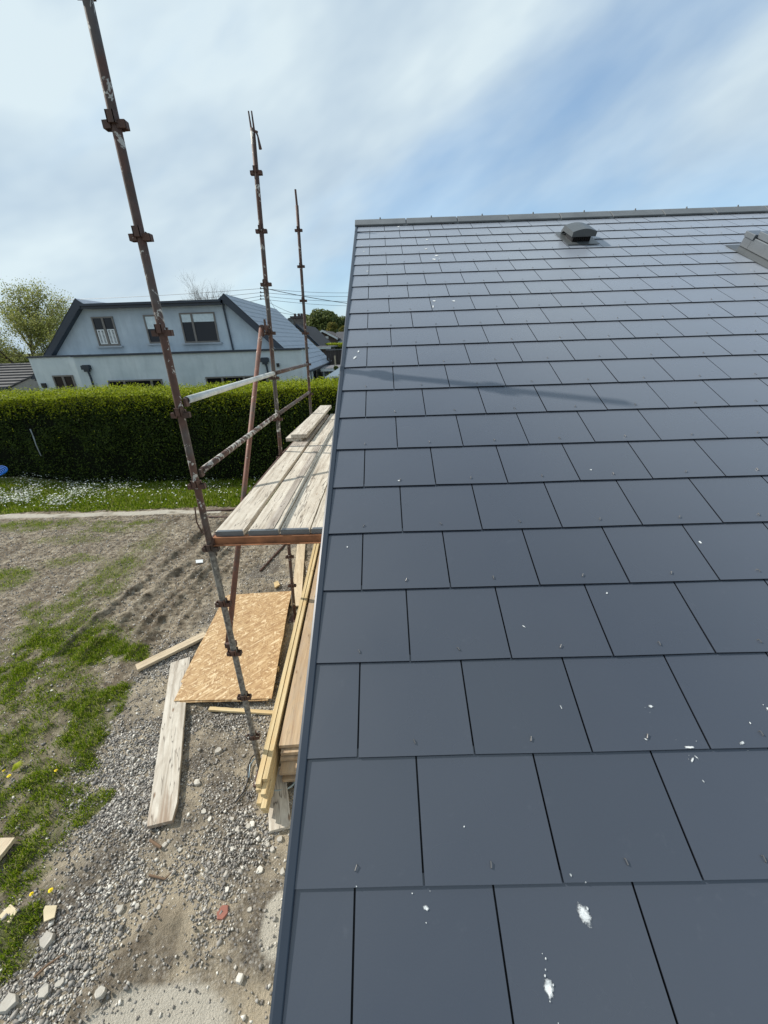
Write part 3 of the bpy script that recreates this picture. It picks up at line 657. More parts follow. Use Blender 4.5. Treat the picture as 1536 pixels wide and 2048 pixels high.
# roof window: its upper left corner shows
kx, ks = RF(1490, 503); 
fl = MB()
def rbox(mbx, x0, x1, s0, s1, h0, h1, mi=0):
    mbx.hexa([roofpt(x0, s0, h0), roofpt(x1, s0, h0), roofpt(x1, s1, h0), roofpt(x0, s1, h0), roofpt(x0, s0, h1), roofpt(x1, s0, h1), roofpt(x1, s1, h1), roofpt(x0, s1, h1)], mi)
WX = 0.95; WS = 1.2
rbox(fl, kx, kx + .055, ks - WS, ks, .0165, .10); rbox(fl, kx + WX - .055, kx + WX, ks - WS, ks, .0165, .075)
rbox(fl, kx + .055, kx + WX - .055, ks - WS, ks - WS + .06, .0165, .07); rbox(fl, kx - .0, kx + WX, ks, ks + .10, .0165, .085)
rw = fl.build('roof_window', ALU, roof, bevel=0.004); ap_ = MB(); rbox(ap_, kx - .10, kx + WX + .10, ks - WS - .2, ks + .13, 0.0105, 0.0145); ap_.build('flashing', VENTM, rw)
g_ = MB(); rbox(g_, kx + .06, kx + WX - .06, ks - WS + .06, ks - .0, .02, .05); g_.build('pane', GLASS, rw)
t_ = MB()   # sash hung open a little: its top edge leans out over the hood
def opn(x, s, h): return roofpt(x, s, h)
for x0, x1, s0, s1, a0_, a1_ in ((kx + .01, kx + .065, ks - WS + .02, ks - .02, .104, .15), (kx + WX - .065, kx + WX - .01, ks - WS + .02, ks - .02, .07, .115), (kx + .065, kx + WX - .065, ks - .10, ks - .02, .09, .125), (kx + .065, kx + WX - .065, ks - WS + .02, ks - WS + .08, .07, .1)):
    rbox(t_, x0, x1, s0, s1, a0_, a1_)
rbox(t_, kx - .012, kx + .10, ks - .02, ks + .10, .086, .125)
t_.build('sash', ALU, rw, bevel=0.003)
# bird droppings
def splat(px, py, rpx, elong=1.0, sat=3, ang=None):
    x, s = RF(px, py); x2, _ = RF(px + rpx, py); R0 = abs(x2 - x)
    mbx = MB(); rims = []; ang = rnd.uniform(0, 3.1) if ang is None else ang; R0 *= 1.3
    def blob(cx, cs, R, el, n=14):
        P_ = []
        for i in range(n):
            t = 2 * math.pi * i / n; rr = R * rnd.uniform(0.78, 1.08)
            a_, b_ = math.cos(t) * rr * el, math.sin(t) * rr
            X = cx + a_ * math.cos(ang) - b_ * math.sin(ang); S = cs + a_ * math.sin(ang) + b_ * math.cos(ang)
            fr = (S / ER) - math.floor(S / ER); P_.append(roofpt(X, S, hs(fr) + .0016))
        S = cs; fr = (S / ER) - math.floor(S / ER); c = roofpt(cx, cs, hs(fr) + .0022)
        Q_ = [c + (p - c) * .5 + (roofpt(0, 0, .0006) - roofpt(0, 0, 0)) for p in P_]
        mbx.add(P_ + Q_ + [c], [(i, (i + 1) % n, n + (i + 1) % n, n + i) for i in range(n)] + [(n + i, n + (i + 1) % n, 2 * n) for i in range(n)])
        rims.extend([1.0] * n + [.45] * n + [0.0])
    blob(x, s, R0, elong)
    for k in range(sat): blob(x + rnd.gauss(0, 1.5) * R0 * elong * abs(math.cos(ang)) + rnd.gauss(0, .4) * R0, s + rnd.gauss(0, 1.4) * R0 * (1 + .4 * elong), R0 * rnd.uniform(.1, .28), 1.2, 8)
    od = mbx.build('bird_dropping', DROP, roof, fix=False); at = od.data.attributes.new('rim', 'FLOAT', 'POINT'); at.data.foreach_set('value', rims)
for d_ in ((1166, 1828, 12, 1.5, 5, 2.0), (1094, 1972, 9, 1.6, 9, 1.5), (852, 1815, 4.5, 1.3, 3), (1298, 1414, 3.2, 1.6, 2), (1373, 1496, 2.4, 4.2, 3, 0.0), (1382, 1520, 2.2, 3, 2, .8), (1390, 1515, 1.6, 3, 1, 2.2),
           (868, 604, 3.2, 1.2, 2), (866, 616, 1.8, 4.5, 2, 1.5), (907, 604, 3.4, 1.3, 0), (873, 513, 4.2, 1.4, 1), (868, 521, 4, 1.5, 2), (879, 520, 2.0, 1.2, 1), (852, 500, 3, 1.5, 1), (854, 481, 3, 1.3, 2), (797, 455, 3, 1.3, 1), (710, 718, 2.4, 3, 4, 1.2), (717, 705, 1.8, 3, 2, 1.3),
           (927, 1653, 1.8, 1.2, 0), (1212, 1188, 2.0, 1.5, 0), (1398, 1087, 2.6, 1.5, 1), (798, 965, 2.2, 1.2, 0), (1180, 943, 2.0, 1.2, 0), (695, 1096, 1.8, 1.2, 0), (1287, 1480, 1.8, 2.0, 1), (1478, 1487, 3, 2, 1, 0.3), (1533, 1420, 4, 1.4, 2), (1120, 1416, 1.3, 3, 1, 1.8),
           (1495, 1448, 1.6, 1.4, 0), (728, 505, 2, 1.3, 1), (735, 545, 2.2, 1.3, 1), (714, 1772, 1.2, 2, 2), (1403, 1563, 1.3, 2.6, 1, 2), (1046, 1255, 1.4, 2.5, 0, 2.4), (1524, 478, 1.6, 1.3, 0), (1441, 465, 1.5, 1.2, 0), (1500, 543, 1.6, 1.2, 1), (724, 495, 1.8, 1.2, 0)):
    splat(*d_)

# ================================================================ SCAFFOLD
Z0 = GZ
scaf = thing('scaffold', (-1.08, 2.11, 0), 'rusty tube scaffold standing along the gable beside the slate roof', 'scaffold')
STD = {1: dict(p=(-1.124, 2.246, 2.157), d=(0.009, -0.057)), 2: dict(p=(-0.994, 4.561, 2.685), d=(-0.047, -0.036)), 3: dict(p=(-1.034, 6.94, 2.718), d=(-0.023, -0.093))}
def sp(i, z):       # point of standard i at height z above yard
    s = STD[i]; dz = s['p'][2] + Z0 - z
    return np.array([s['p'][0] + s['d'][0] * dz, s['p'][1] + s['d'][1] * dz, z])
def pressing(mbx, c, sc=1.0):
    c = Vector(c)
    # V pressings: a flat pair left and right, a taller pair front and back
    for (dx, dy, dz, h_) in ((1, 0, 0, .034), (-1, 0, 0, .034), (0, 1, 0.01, .044), (0, -1, 0.024, .05)):
        t = Vector((-dy, dx, 0)); o = Vector((dx, dy, 0)); b = c + Vector((0, 0, dz - h_ / 2)); out = 0.060 if dx else 0.040; hw = .024 if dx else .026
        for sg in (-1, 1):
            p0 = b + o * .016 + t * sg * hw; p1 = b + o * out + t * sg * hw * .82; n_ = t * sg * .006
            mbx.slab([p0, p1, p1 - n_, p0 - n_], (0, 0, h_))
        mbx.slab([b + o * out + t * hw * .8, b + o * out - t * hw * .8, b + o * (out - .006) - t * hw * .8, b + o * (out - .006) + t * hw * .8], (0, 0, h_))
for i, ktop in ((1, -2.02), (2, -0.70), (3, -0.66)):
    s = STD[i]; zt = s['p'][2] + Z0 - ktop * .495
    m_ = SCAF_LOW if i == 1 else SCAF
    st = MB().tube([sp(i, z) for z in np.linspace(0.02, zt, 12)], 0.0242, 16).build('standard', m_, scaf, smooth=False)
    st.data.polygons.foreach_set('use_smooth', [len(p.vertices) == 4 for p in st.data.polygons])
    for k in range(-1 if i == 1 else 0, 12):
        z = s['p'][2] + Z0 - k * .495
        if z < 0.15 or z > zt - 0.05: continue
        mbx = MB(); pressing(mbx, sp(i, z)); mbx.build('pressing', SCAF_RUST, st)
    bp = MB().box(sp(i, 0.02) , (0.15, 0.15, 0.012)); bp.tube([sp(i, .02), sp(i, .12)], .03, 12); bp.build('base_plate', SCAF_RUST, scaf)
    if i == 2:
        sg = MB(); a = sp(2, zt)
        sg.tube([a + [-.012, 0, -.03], a + [-.018, 0, .13]], [.010, .007], 8); sg.tube([a + [.014, 0, -.03], a + [.012, 0, .13]], [.010, .007], 8); sg.build('spigot', SCAF_RUST, st)
        hp = MB(); hp.tube([a + [.03, -.01, -.02], a + [.045, -.01, -.06], a + [.055, -.01, -.16]], [.010, .008, .016], 8); hp.tube([a + [.0, -.01, -.015], a + [.05, -.01, -.03]], .008, 8); hp.build('hanging_pin', SCAF_RUST, st)
    if i == 3:
        a = sp(3, zt); MB().tube([a, a + [0, 0, .2]], [.017, .015], 10).build('spigot', SCAF_RUST, st)
def railtube(a, b, name, mat, r=0.0242, label=None, hollow=True, bend=0):
    a = Vector(a); b = Vector(b); mid = (a + b) / 2 + Vector((0, 0, bend))
    o = MB().tube([a, (a + mid) / 2 + Vector((0, 0, bend * .25)), mid, (b + mid) / 2 + Vector((0, 0, bend * .25)), b], r, 16).build(name, mat, scaf)
    o.data.polygons.foreach_set('use_smooth', [len(p.vertices) == 4 for p in o.data.polygons])
    if label: o['label'] = label
    if hollow:
        d = (a - b).normalized()
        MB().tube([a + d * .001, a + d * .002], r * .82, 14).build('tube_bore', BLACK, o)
    for e, sgn in ((a, -1), (b, 1)):
        d = (b - a).normalized() * sgn
        MB().box(e + d * .012 + Vector((0, 0, -.012)), (.02, .05, .055)).build('wedge', SCAF_RUST, o, bevel=.003)
    return o
HU = 0.76 + Z0; HLw = 0.275 + Z0
f = lambda i, z, dx=0.035, dy=0: sp(i, z) + [dx, dy, 0]
railtube(f(1, HU, .035, .05), f(2, HU, .0, -.03), 'guard_rail', WHITE_TUBE, label='white guard rail between the near and middle standards')
railtube(f(2, HU, .01, .03), f(3, HU - .02, -.0, -.03), 'guard_rail', SCAF, label='brown guard rail towards the far standard', hollow=False)
railtube(f(1, HLw, .035, .05), f(2, HLw, .0, -.03), 'guard_rail', SCAF_PAINT, label='lower guard rail with flaking pale paint', hollow=False)
railtube(f(2, HLw, .01, .03), f(3, HLw, .0, -.03), 'guard_rail', SCAF, label='lower brown guard rail towards the far standard', hollow=False)
# paint splatter on the lower rail: it is a real coat of dried plaster, a slightly larger sleeve broken up
a = Vector(f(1, HLw, .035, .05)); b = Vector(f(2, HLw, 0, -.03))
# diagonal brace, outside face: from standard 2 down to standard 1
br = MB().tube([sp(2, 1.25 + Z0) + [-.085, -.06, 0], sp(1, -1.24 + Z0) + [-.06, .05, 0]], 0.0242, 16).build('diagonal_brace', BRACEM, scaf)
br.data.polygons.foreach_set('use_smooth', [len(p.vertices) == 4 for p in br.data.polygons])
for e in (sp(2, 1.25 + Z0) + [-.06, -.05, .01], sp(1, -1.24 + Z0) + [-.035, .04, -.01]):
    mbx = MB().box(e, (.09, .05, .05)); mbx.box(Vector(e) + Vector((-.01, -.02, -.03)), (.03, .03, .12)); mbx.box(Vector(e) + Vector((.03, -.02, .02)), (.02, .03, .13)); mbx.build('brace_coupler', SCAF_RUST, br, bevel=.004)
# transoms carry the boards
ZB = GZ - 0.20                                   # top of boards
for i, yy in ((1, 2.128), (2, 4.69), (3, 7.17)):
    mbx = MB(); x0 = sp(i, ZB)[0] + .02; x1 = 0.0
    mbx.box(((x0 + x1) / 2, yy, ZB - .066), (x1 - x0, .006, .05)); mbx.box(((x0 + x1) / 2, yy - .003, ZB - .0935), (x1 - x0, .055, .005)); mbx.box(((x0 + x1) / 2, yy + .02, ZB - .0418), (x1 - x0, .045, .0045))
    tr = mbx.build('transom', TRANSM, scaf)
    MB().box((x0 - .01, yy, ZB - .07), (.05, .05, .05)).build('wedge', SCAF_RUST, tr, bevel=.004)
railtube(sp(1, ZB - .075) + [.0, .04, 0], sp(2, ZB - .075) + [0, -.04, 0], 'ledger', SCAF_RUST, hollow=False)
railtube(sp(2, ZB - .075) + [.0, .04, 0], sp(3, ZB - .075) + [0, -.04, 0], 'ledger', SCAF_RUST, hollow=False)
# a wire tied round the near standard
a = sp(1, ZB - .18); mbx = MB()
mbx.tube([Vector(a) + Vector((.03 * math.cos(t) - .0, .03 * math.sin(t), .02 * t)) for t in np.linspace(0, 12, 40)], .0035, 5); mbx.tube([Vector(a) + Vector((-.03, -.01, .2)), Vector(a) + Vector((-.045, -.02, .3)), Vector(a) + Vector((-.03, -.02, .42))], .005, 6)
mbx.build('tie_wire', SCAF_RUST, scaf)

# ---------------------------------------------------------------- boards
def board(name, c, L_, W_, T_, rz, mat, label, cat='board', group=None, ends=False, warp=0.0, tilt=0.0, chip=0.0, nseg=14):
    """a plank lying along its local X axis; slightly uneven edges, worn corners"""
    mb_ = MB(); vs = []; sd_ = rnd.uniform(0, 99)
    for i in range(nseg + 1):
        t = i / nseg; x = (t - .5) * L_
        e0 = (rnd.random() - .5) * .004; e1 = (rnd.random() - .5) * .004; zz2 = warp * math.sin(t * math.pi + sd_) + (rnd.random() - .5) * .0015
        cut = chip if i == 0 else 0; cut2 = chip * .3 if i == nseg else 0
        vs += [(x, -W_ / 2 + e0 + cut * .6 , zz2 - T_), (x + cut * .7 - cut2, W_ / 2 + e1, zz2 - T_), (x + cut * .7 - cut2, W_ / 2 + e1, zz2), (x, -W_ / 2 + e0 + cut * .6, zz2)]
    fs = []
    for i in range(nseg):
        for j in range(4): fs.append((i * 4 + j, i * 4 + (j + 1) % 4, (i + 1) * 4 + (j + 1) % 4, (i + 1) * 4 + j))
    fs += [(0, 1, 2, 3), tuple(nseg * 4 + k_ for k_ in (3, 2, 1, 0))]
    mb_.add(vs, fs); o = mb_.build(name, mat, None, bevel=0.0025 if T_ > .015 else 0)
    o.location = c; o.rotation_euler = (0, tilt, rz)
    tag(o, label, cat, group)
    if ends:
        for sx in (-1, 1):
            m2 = MB(); x = sx * (L_ / 2 + .0008)
            m2.box((x, 0, -T_ / 2), (.0025, W_ * .98, T_ + .003)); m2.box((x - sx * .0125, 0, .0012), (.026, W_ * .9, .0016))
            e = link('end_band', m2.mesh('end_band'), ALU, None); e.parent = o
    return o
from_xy = lambda a, b: ((a[0] + b[0]) / 2, (a[1] + b[1]) / 2, math.atan2(b[1] - a[1], b[0] - a[0]), math.hypot(b[0] - a[0], b[1] - a[1]))
gB_ = 'scaffold boards of the platform'
cols = [(-1.064, .214), (-.811, .233), (-.567, .222), (-.338, .222), (-.11, .1)]
wlab = ['outermost platform board in the nearer row, dark gap on its roof side', 'nearer platform board with a long grey stain, second from the outer edge', 'nearer platform board with a split along it, third from the outer edge', 'nearer platform board next to the roof verge, mostly hidden by it', '']
for ci, (x0, wb) in enumerate(cols[:4]):
    for ri, (y0, y1) in enumerate(((2.145, 4.70), (4.71, 7.18), (7.19, 9.7))):
        if ri == 2: continue
        lab = wlab[ci] if ri == 0 else ['pale platform board under the two loose boards, outer edge, ', 'dusty grey platform board just right of the loose boards, ', 'platform board beside the verge trim, inner side, ', 'platform board partly under the verge trim, '][ci] + ('middle row' if ri == 1 else 'farthest row')
        board('scaffold_board', (x0 + wb / 2 + rnd.uniform(-.003, .003), (y0 + y1) / 2 + (rnd.uniform(-.01, .01) if ri else 0), ZB + rnd.uniform(-.002, .002)), y1 - y0 - .01, wb, .038, math.pi / 2 + rnd.uniform(-.002, .002), BOARD if (ci + ri) % 3 != 1 or ri == 0 else BOARD_GREY, lab, 'scaffold board', gB_, ends=(ri == 0))
# grey stain strip on second board as its own worn surface film
sA = board('mortar_stain', (-.66, 3.42, ZB + .0045), 2.5, .062, .0015, math.pi / 2 + .002, BOARD_GREY, 'long grey mortar streak dried on the second platform board', 'stain')
board('loose_board', (-1.035, 6.30, ZB + .050), 2.62, .225, .048, math.pi / 2 - .035 + 0.01, BOARD, 'lower of the two loose boards stacked on the platform', 'scaffold board', 'loose boards stacked on the platform')
board('loose_board', (-.968, 6.30, ZB + .102), 2.66, .225, .050, math.pi / 2 - .012, BOARD, 'upper of the two loose boards stacked on the platform', 'scaffold board', 'loose boards stacked on the platform')

# ---------------------------------------------------------------- timber on the ground
def gp2(px, py, z=0): p = G(px, py, z); return (p[0], p[1])
# long weathered plank lying on the gravel
a = G(323, 1652, .05); b = G(362, 1322, .05); x, y, rz, L_ = from_xy(a, b)
board('long_plank', (x, y, .075), L_, .238, .045, rz, BOARD_WORN, 'long pale weathered plank lying on the gravel with one worn brown end', 'plank', warp=.008, chip=.05)
# offcut left
a = G(281, 1334, .05); b = G(404, 1274, .05); x, y, rz, L_ = from_xy(a, b)
board('plank_offcut', (x, y + .01, .075), L_ + .1, .125, .045, rz, PALE, 'short pale plank lying left of the wood-strand sheet, pointing to the grass', 'plank')
# OSB sheets
c4 = [G(*p, .11) for p in ((347, 1400), (455, 1190), (583, 1183), (543, 1396))]
ctr = sum(c4) / 4
def sheet(name, pts, z, t, label, mat=OSB, grp=None):
    me = MB(); cx, cy = ctr[0], ctr[1]; pl = []
    for i in range(4):
        p, q2 = pts[i], pts[(i + 1) % 4]
        for k_ in range(10):
            tt_ = k_ / 10; jx = rnd.uniform(-.004, .004) if k_ else 0; pl.append((p[0] + (q2[0] - p[0]) * tt_ + jx - cx, p[1] + (q2[1] - p[1]) * tt_ + jx - cy, 0))
    me.slab(pl, (0, 0, t)); o = me.build(name, mat); o.location = (cx, cy, z); o.rotation_euler = (rad(.5), rad(-.4), 0); return tag(o, label, 'board', grp)
sheet('strand_board', [c + np.array([-.045, -.012, 0]) for c in c4], .082, .012, 'lower wood-strand sheet showing as a thin lip under the upper one', grp='wood-strand sheets')
sheet('strand_board', [c + np.array([.0, .0, 0]) for c in c4], .0965, .012, 'upper golden wood-strand sheet lying on the gravel under the scaffold', grp='wood-strand sheets')
# battens under the sheets keep them up
board('timber_bearer', (-1.75, 3.3, .078), 1.0, .05, .05, .05, PINE, 'short bearer hidden under the near part of the wood-strand sheets', 'batten')
board('timber_bearer', (-1.95, 4.5, .078), 0.95, .05, .05, -.03, PINE, 'short bearer hidden under the far part of the wood-strand sheets', 'batten')
# batten lying below the sheet
a = G(418, 1418, .04); b = G(552, 1426, .04); x, y, rz, L_ = from_xy(a, b)
board('pine_batten', (x + .05, y, .05), L_ + .1, .045, .03, rz, PINE, 'short yellow batten lying crosswise just below the wood-strand sheet', 'batten')
# short thick offcut sticking out below the stack
a = G(556, 1652, .03); b = G(553, 1560, .03); x, y, rz, L_ = from_xy(a, b)
board('sole_plank', (x, y + .03, .05), L_ + .15, .19, .04, rz + .05, BOARD_WORN, 'worn split plank end poking out beneath the timber stack', 'plank', chip=.03)
# pale board behind
a = G(594, 1214, .05); b = G(608, 1050, .05); x, y, rz, L_ = from_xy(a, b)
board('pale_board', (x - .02, y, .07), L_, .17, .03, rz, PALE, 'pale board lying under the platform beside the wood-strand sheet', 'plank', chip=.05)
# stack
gS = 'battens in the timber stack'; gP = 'wide planks in the timber stack'
ang = math.atan2(4.65, -.21)
dirS = np.array([math.cos(ang), math.sin(ang)]); nrS = np.array([dirS[1], -dirS[0]])
def stackpt(across, along): b0 = np.array([-.995, 1.65]); q_ = b0 + nrS * across + dirS * along; return q_
ordn = ['lowest', 'second', 'third', 'fourth', 'fifth', 'sixth', 'seventh', 'top']
lay = 7
for L in range(lay):
    z = .14 + L * .047
    for cidx in range(2):
        st_ = [0.05, -.03, .06, -.06, .09, .0, .05][L] + cidx * .04 * (-1) ** L - (.0 if L < 6 else .03)
        length = 4.75
        c = stackpt(.022 + cidx * .05 + rnd.uniform(-.003, .003), st_ + length / 2)
        board('stack_batten', (c[0], c[1], z), length, .045, .044, ang + rnd.uniform(-.002, .002), PINE, ('outer ' if cidx == 0 else 'inner ') + 'yellow batten, %s layer up in the stack by the gable' % ordn[L], 'batten', gS, nseg=6)
for L in range(6):
    z = .13 + L * .054
    st_ = [0.22, .30, .22, .32, .34, .38][L]
    sh_ = [.035, .03, .03, .03, .012, .0][L]
    c = stackpt(.245 + sh_, st_ + 2.2)
    board('stack_plank', (c[0], c[1], z), 4.4, .225 if L > 3 else .26, .042, ang + rnd.uniform(-.002, .002), PLANK, 'wide brown plank, %s layer of the stack by the gable' % ordn[L] if L < 5 else 'topmost wide brown plank of the stack with a shadow bar across it', 'plank', gP, nseg=6)
for k_, al in enumerate((.5, 2.4, 4.2)):
    c = stackpt(.17, al); board('stack_bearer', (c[0], c[1], .085), .5, .09, .085, ang + math.pi / 2, PALE, ['near', 'middle', 'far'][k_] + ' cross bearer under the timber stack', 'batten')
# hose ring and cable next to the stack
gh_ = MB(); c = G(512, 1580, .03)
gh_.tube([(c[0] + .20 + .17 * math.cos(t), c[1] + .08 + .10 * math.sin(t), .04 + .005 * math.sin(3 * t)) for t in np.linspace(0, 2 * math.pi, 40)], .009, 8, cap=False)
tag(gh_.build('hose_loop', plain('grey_green_hose', (0.30, 0.36, 0.36, 1), 0.4), smooth=True), 'loop of grey green hose under the near end of the timber stack', 'hose')
mbx = MB(); pts_ = [G(*p, .02) for p in ((470, 1605), (488, 1582), (496, 1560), (495, 1535), (503, 1515), (520, 1500))]
mbx.tube(pts_, .007, 6); tag(mbx.build('black_cable', BLACK, smooth=True), 'black cable lying beside the timber stack', 'cable')
mbx = MB(); mbx.tube([G(*p, .03) for p in ((498, 1555), (500, 1530), (514, 1512))], .007, 6); tag(mbx.build('grey_cable', plain('grey_cable', (.25, .32, .36, 1), .4), smooth=True), 'short pale grey cable beside the black cable', 'cable')
# tubes lying on the ground
def gtube(p, q2, r_, label, mat=SCAF_RUST, z=.03):
    mbx = MB().tube([G(*p, z), G(*q2, z)], r_, 10); return tag(mbx.build('steel_tube', mat, smooth=False), label, 'tube')
gtube((520, 1142), (578, 1080), .02, 'brown steel tube lying on the dirt under the platform')
gtube((408, 1022), (470, 1019), .03, 'rusty tube on the ground by the edging, farther of two')
gtube((412, 1034), (462, 1034), .026, 'rusty tube on the ground by the edging, nearer of two')
gtube((440, 1112), (462, 1090), .02, 'short rusty tube lying at the foot of the platform')
# small debris
def chunk(name, px, py, r_, flat, label, mat, cat, z=0, sides=6, grp=None):
    c = G(px, py, 0); me = MB(); top = []; bot = []
    for i in range(sides):
        t = 2 * math.pi * i / sides + rnd.uniform(-.25, .25); q_ = rnd.uniform(.75, 1.2)
        bot.append((math.cos(t) * r_ * q_, math.sin(t) * r_ * q_, -.01)); top.append((math.cos(t) * r_ * q_ * .85, math.sin(t) * r_ * q_ * .85, r_ * flat * rnd.uniform(.7, 1.1)))
    me.add(bot + top, [tuple(range(sides))[::-1], tuple(range(sides, 2 * sides))] + [(i, (i + 1) % sides, (i + 1) % sides + sides, i + sides) for i in range(sides)])
    o = me.build(name, mat, bevel=r_ * .06); o.location = (c[0], c[1], float(gh(np.array([c[0]]), np.array([c[1]]))[0]) + z); return tag(o, label, cat, grp)
rocks = [(185, 1690, .0, 0), (95, 1885, .055, 1), (437, 1503, .045, 2), (394, 1567, .04, 3), (242, 1822, .034, 4), (275, 1815, .022, 5), (408, 1625, .028, 6), (420, 1640, .022, 7), (505, 1650, .032, 8), (466, 1640, .022, 9), (476, 1660, .03, 10), (497, 1655, .028, 11), (520, 1740, .032, 12), (330, 1690, .024, 13), (565, 1745, .03, 14), (545, 1700, .026, 15), (560, 1680, .028, 16), (305, 1355, .022, 17), (120, 1965, .03, 18), (205, 1990, .045, 19), (20, 2010, .06, 20), (480, 1960, .028, 21), (465, 1700, .018, 22), (455, 1780, .022, 23), (535, 1690, .022, 24), (513, 1668, .02, 25), (470, 1460, .022, 26), (502, 1440, .02, 27), (90, 1985, .04, 28), (320, 1818, .018, 29), (500, 1820, .025, 30), (360, 1700, .02, 31)]
RL = {1: 'largest pale block lying at the lower left among the gravel', 2: 'pale wedge-shaped rock between the long plank and the near standard', 3: 'pale rounded rock right of the worn end of the long plank', 4: 'pale stone left of the brick fragment, below the dandelions', 5: 'smaller pale stone just right of the one below the dandelions',
      6: 'pale stone below the hose loop, left one of a close pair', 7: 'pale stone below the hose loop, right one of a close pair', 18: 'pale stone at the lower left below the large pale block', 19: 'big pale stone on the bottom gravel left of the bare slab patch', 20: 'pale stone in the very bottom left corner', 12: 'pale stone beside the roof verge, below the split plank end', 21: 'pale stone on the bottom gravel right of the bare slab patch', 28: 'grey stone between the dry stick and the bottom left corner'}
for (px, py, r_, i) in rocks:
    if r_ == 0: continue
    if i in RL: chunk('stone', px, py, r_, .75, RL[i], ROCK, 'stone', sides=rnd.choice((5, 6, 7))); continue
    zone = 'below the timber stack' if px > 440 and py > 1600 else ('beside the timber stack' if px > 440 else 'close to the long plank')
    chunk('stone', px, py, r_, .75, 'small pale stone %s' % zone, ROCK, 'stone', grp='small pale stones ' + zone, sides=rnd.choice((5, 6, 7)))
chunk('brick_fragment', 447, 1826, .05, .35, 'reddish brick sliver lying on the gravel near the roof edge', plain('red_brick', (0.27, 0.11, 0.08, 1), .9), 'brick')
def flake(px, pts_, label, name='wood_chip', mat=None, t=.012):
    P_ = [G(a_, b_, .03) for a_, b_ in pts_]; cx = sum(p[0] for p in P_) / len(P_); cy = sum(p[1] for p in P_) / len(P_)
    o = MB().slab([(p[0] - cx, p[1] - cy, 0) for p in P_], (0, 0, t)).build(name, mat or PALE); o.location = (cx, cy, .032); return tag(o, label, 'wood chip')
flake(0, [(-2, 1835), (22, 1810), (37, 1822), (20, 1848)], 'flat pale board fragment at the left edge of the yard', 'board_fragment', plain('pale_ply', (0.62, 0.52, 0.34, 1), .8))
flake(0, [(88, 1822), (92, 1813), (115, 1812), (110, 1836), (89, 1845)], 'flat pale board fragment below the two dandelions', 'board_fragment', plain('pale_ply_aged', (0.55, 0.46, 0.30, 1), .8))
flake(0, [(392, 1121), (406, 1120), (406, 1126), (392, 1127)], 'small white tile chip on the churned dirt by the near standard', 'tile_chip', WHITE)
flake(0, [(548, 1168), (556, 1164), (560, 1172), (550, 1178)], 'small yellow wood block beyond the wood-strand sheet', 'wood_block', PINE, .03)
a = G(-30, 1742, .05); b = G(14, 1700, .05); x, y, rz, L_ = from_xy(a, b)
board('plank_end', (x - .03, y, .085), L_ + .15, .13, .04, rz + .3, PALE, 'pale plank end resting in the long grass at the left edge', 'plank', chip=.03)
def stick(pts_, r_, label):
    return tag(MB().tube([G(a_, b_, .03) for a_, b_ in pts_], [r_, r_ * .9, r_ * .5][:len(pts_)], 6).build('stick', plain('dry_stick_' + str(rnd.random())[2:5], (0.16, 0.10, 0.06, 1), .9)), label, 'stick')
stick([(68, 1955), (95, 1930), (128, 1908)], .010, 'dry brown stick at the lower left among gravel')
stick([(298, 1750), (330, 1758), (345, 1742)], .008, 'thin reddish stick right of the gravel, below the long plank')
stick([(300, 1680), (322, 1695)], .012, 'short dark splinter just below the worn end of the long plank')
stick([(425, 1172), (443, 1185)], .006, 'thin pale stick by the far corner of the wood-strand sheet')
# dandelions
DY = plain('dandelion_yellow', (0.85, 0.62, 0.01, 1), .6)
def dandelion(px, py, r_, label):
    c = G(px, py, .06); t = thing('dandelion', (c[0], c[1], 0), label, 'flower', 'yellow dandelions in the grass')
    mbx = MB(); n_ = 12
    mbx.add([(c[0] + r_ * math.cos(6.283 * i / n_) * rnd.uniform(.85, 1.1), c[1] + r_ * math.sin(6.283 * i / n_) * rnd.uniform(.85, 1.1), .062) for i in range(n_)] + [(c[0], c[1], .074), (c[0], c[1], .052)], [(i, (i + 1) % n_, n_) for i in range(n_)] + [((i + 1) % n_, i, n_ + 1) for i in range(n_)])
    mbx.build('flower_head', DY, t); MB().tube([(c[0], c[1], 0), (c[0], c[1], .055)], .002, 5).build('stem', GRASS, t)
for a_ in ((18, 1552, .019, 'yellow dandelion nearest the left edge, above the plank end'), (112, 1541, .017, 'yellow dandelion in the middle of the grass band'), (63, 1788, .015, 'left dandelion of the lower pair'), (101, 1781, .017, 'right dandelion of the lower pair, above the board fragment'), (8, 1541, .013, 'small dandelion beside a broad green leaf at the left edge')):
    dandelion(*a_)
mbx = MB()
for k_ in range(5):
    t = .3 + k_ * .25; c = G(22, 1545, .03); r_ = .12
    mbx.add([c, c + [r_ * .5 * math.cos(t) - .02, r_ * .5 * math.sin(t), .04], c + [r_ * math.cos(t), r_ * math.sin(t), .03], c + [r_ * .5 * math.cos(t) + .02, r_ * .5 * math.sin(t), .04]], [(0, 1, 2, 3)])
tag(mbx.build('broad_leaf_weed', LEAF_NEW, fix=False), 'broad-leaved bright green weed beside the leftmost dandelions', 'plant')
# blue hose coil
hc = MB(); c = V(-2, 946, 10.6)
for k_ in range(5):
    R0 = .13 + .022 * k_
    hc.tube([(c[0] - .10 + R0 * 1.2 * math.cos(t), c[1] + R0 * .5 * math.sin(t) + .03 * k_, c[2] + .018 * k_ - .03 + .5 * R0 * math.sin(t)) for t in np.linspace(0, 6.283, 36)], .014, 7, cap=False)
tag(hc.build('hose_coil', plain('bright_blue_hose', (0.005, 0.13, 0.50, 1), .6, .2), smooth=True), 'coil of bright blue pipe at the left end of the hedge foot', 'hose')
chunk('earth_mound', 2, 972, .38, .75, 'low heap of grey rubble under the blue pipe coil', plain('rubble_grey', (.22, .19, .15, 1), .95), 'rubble')

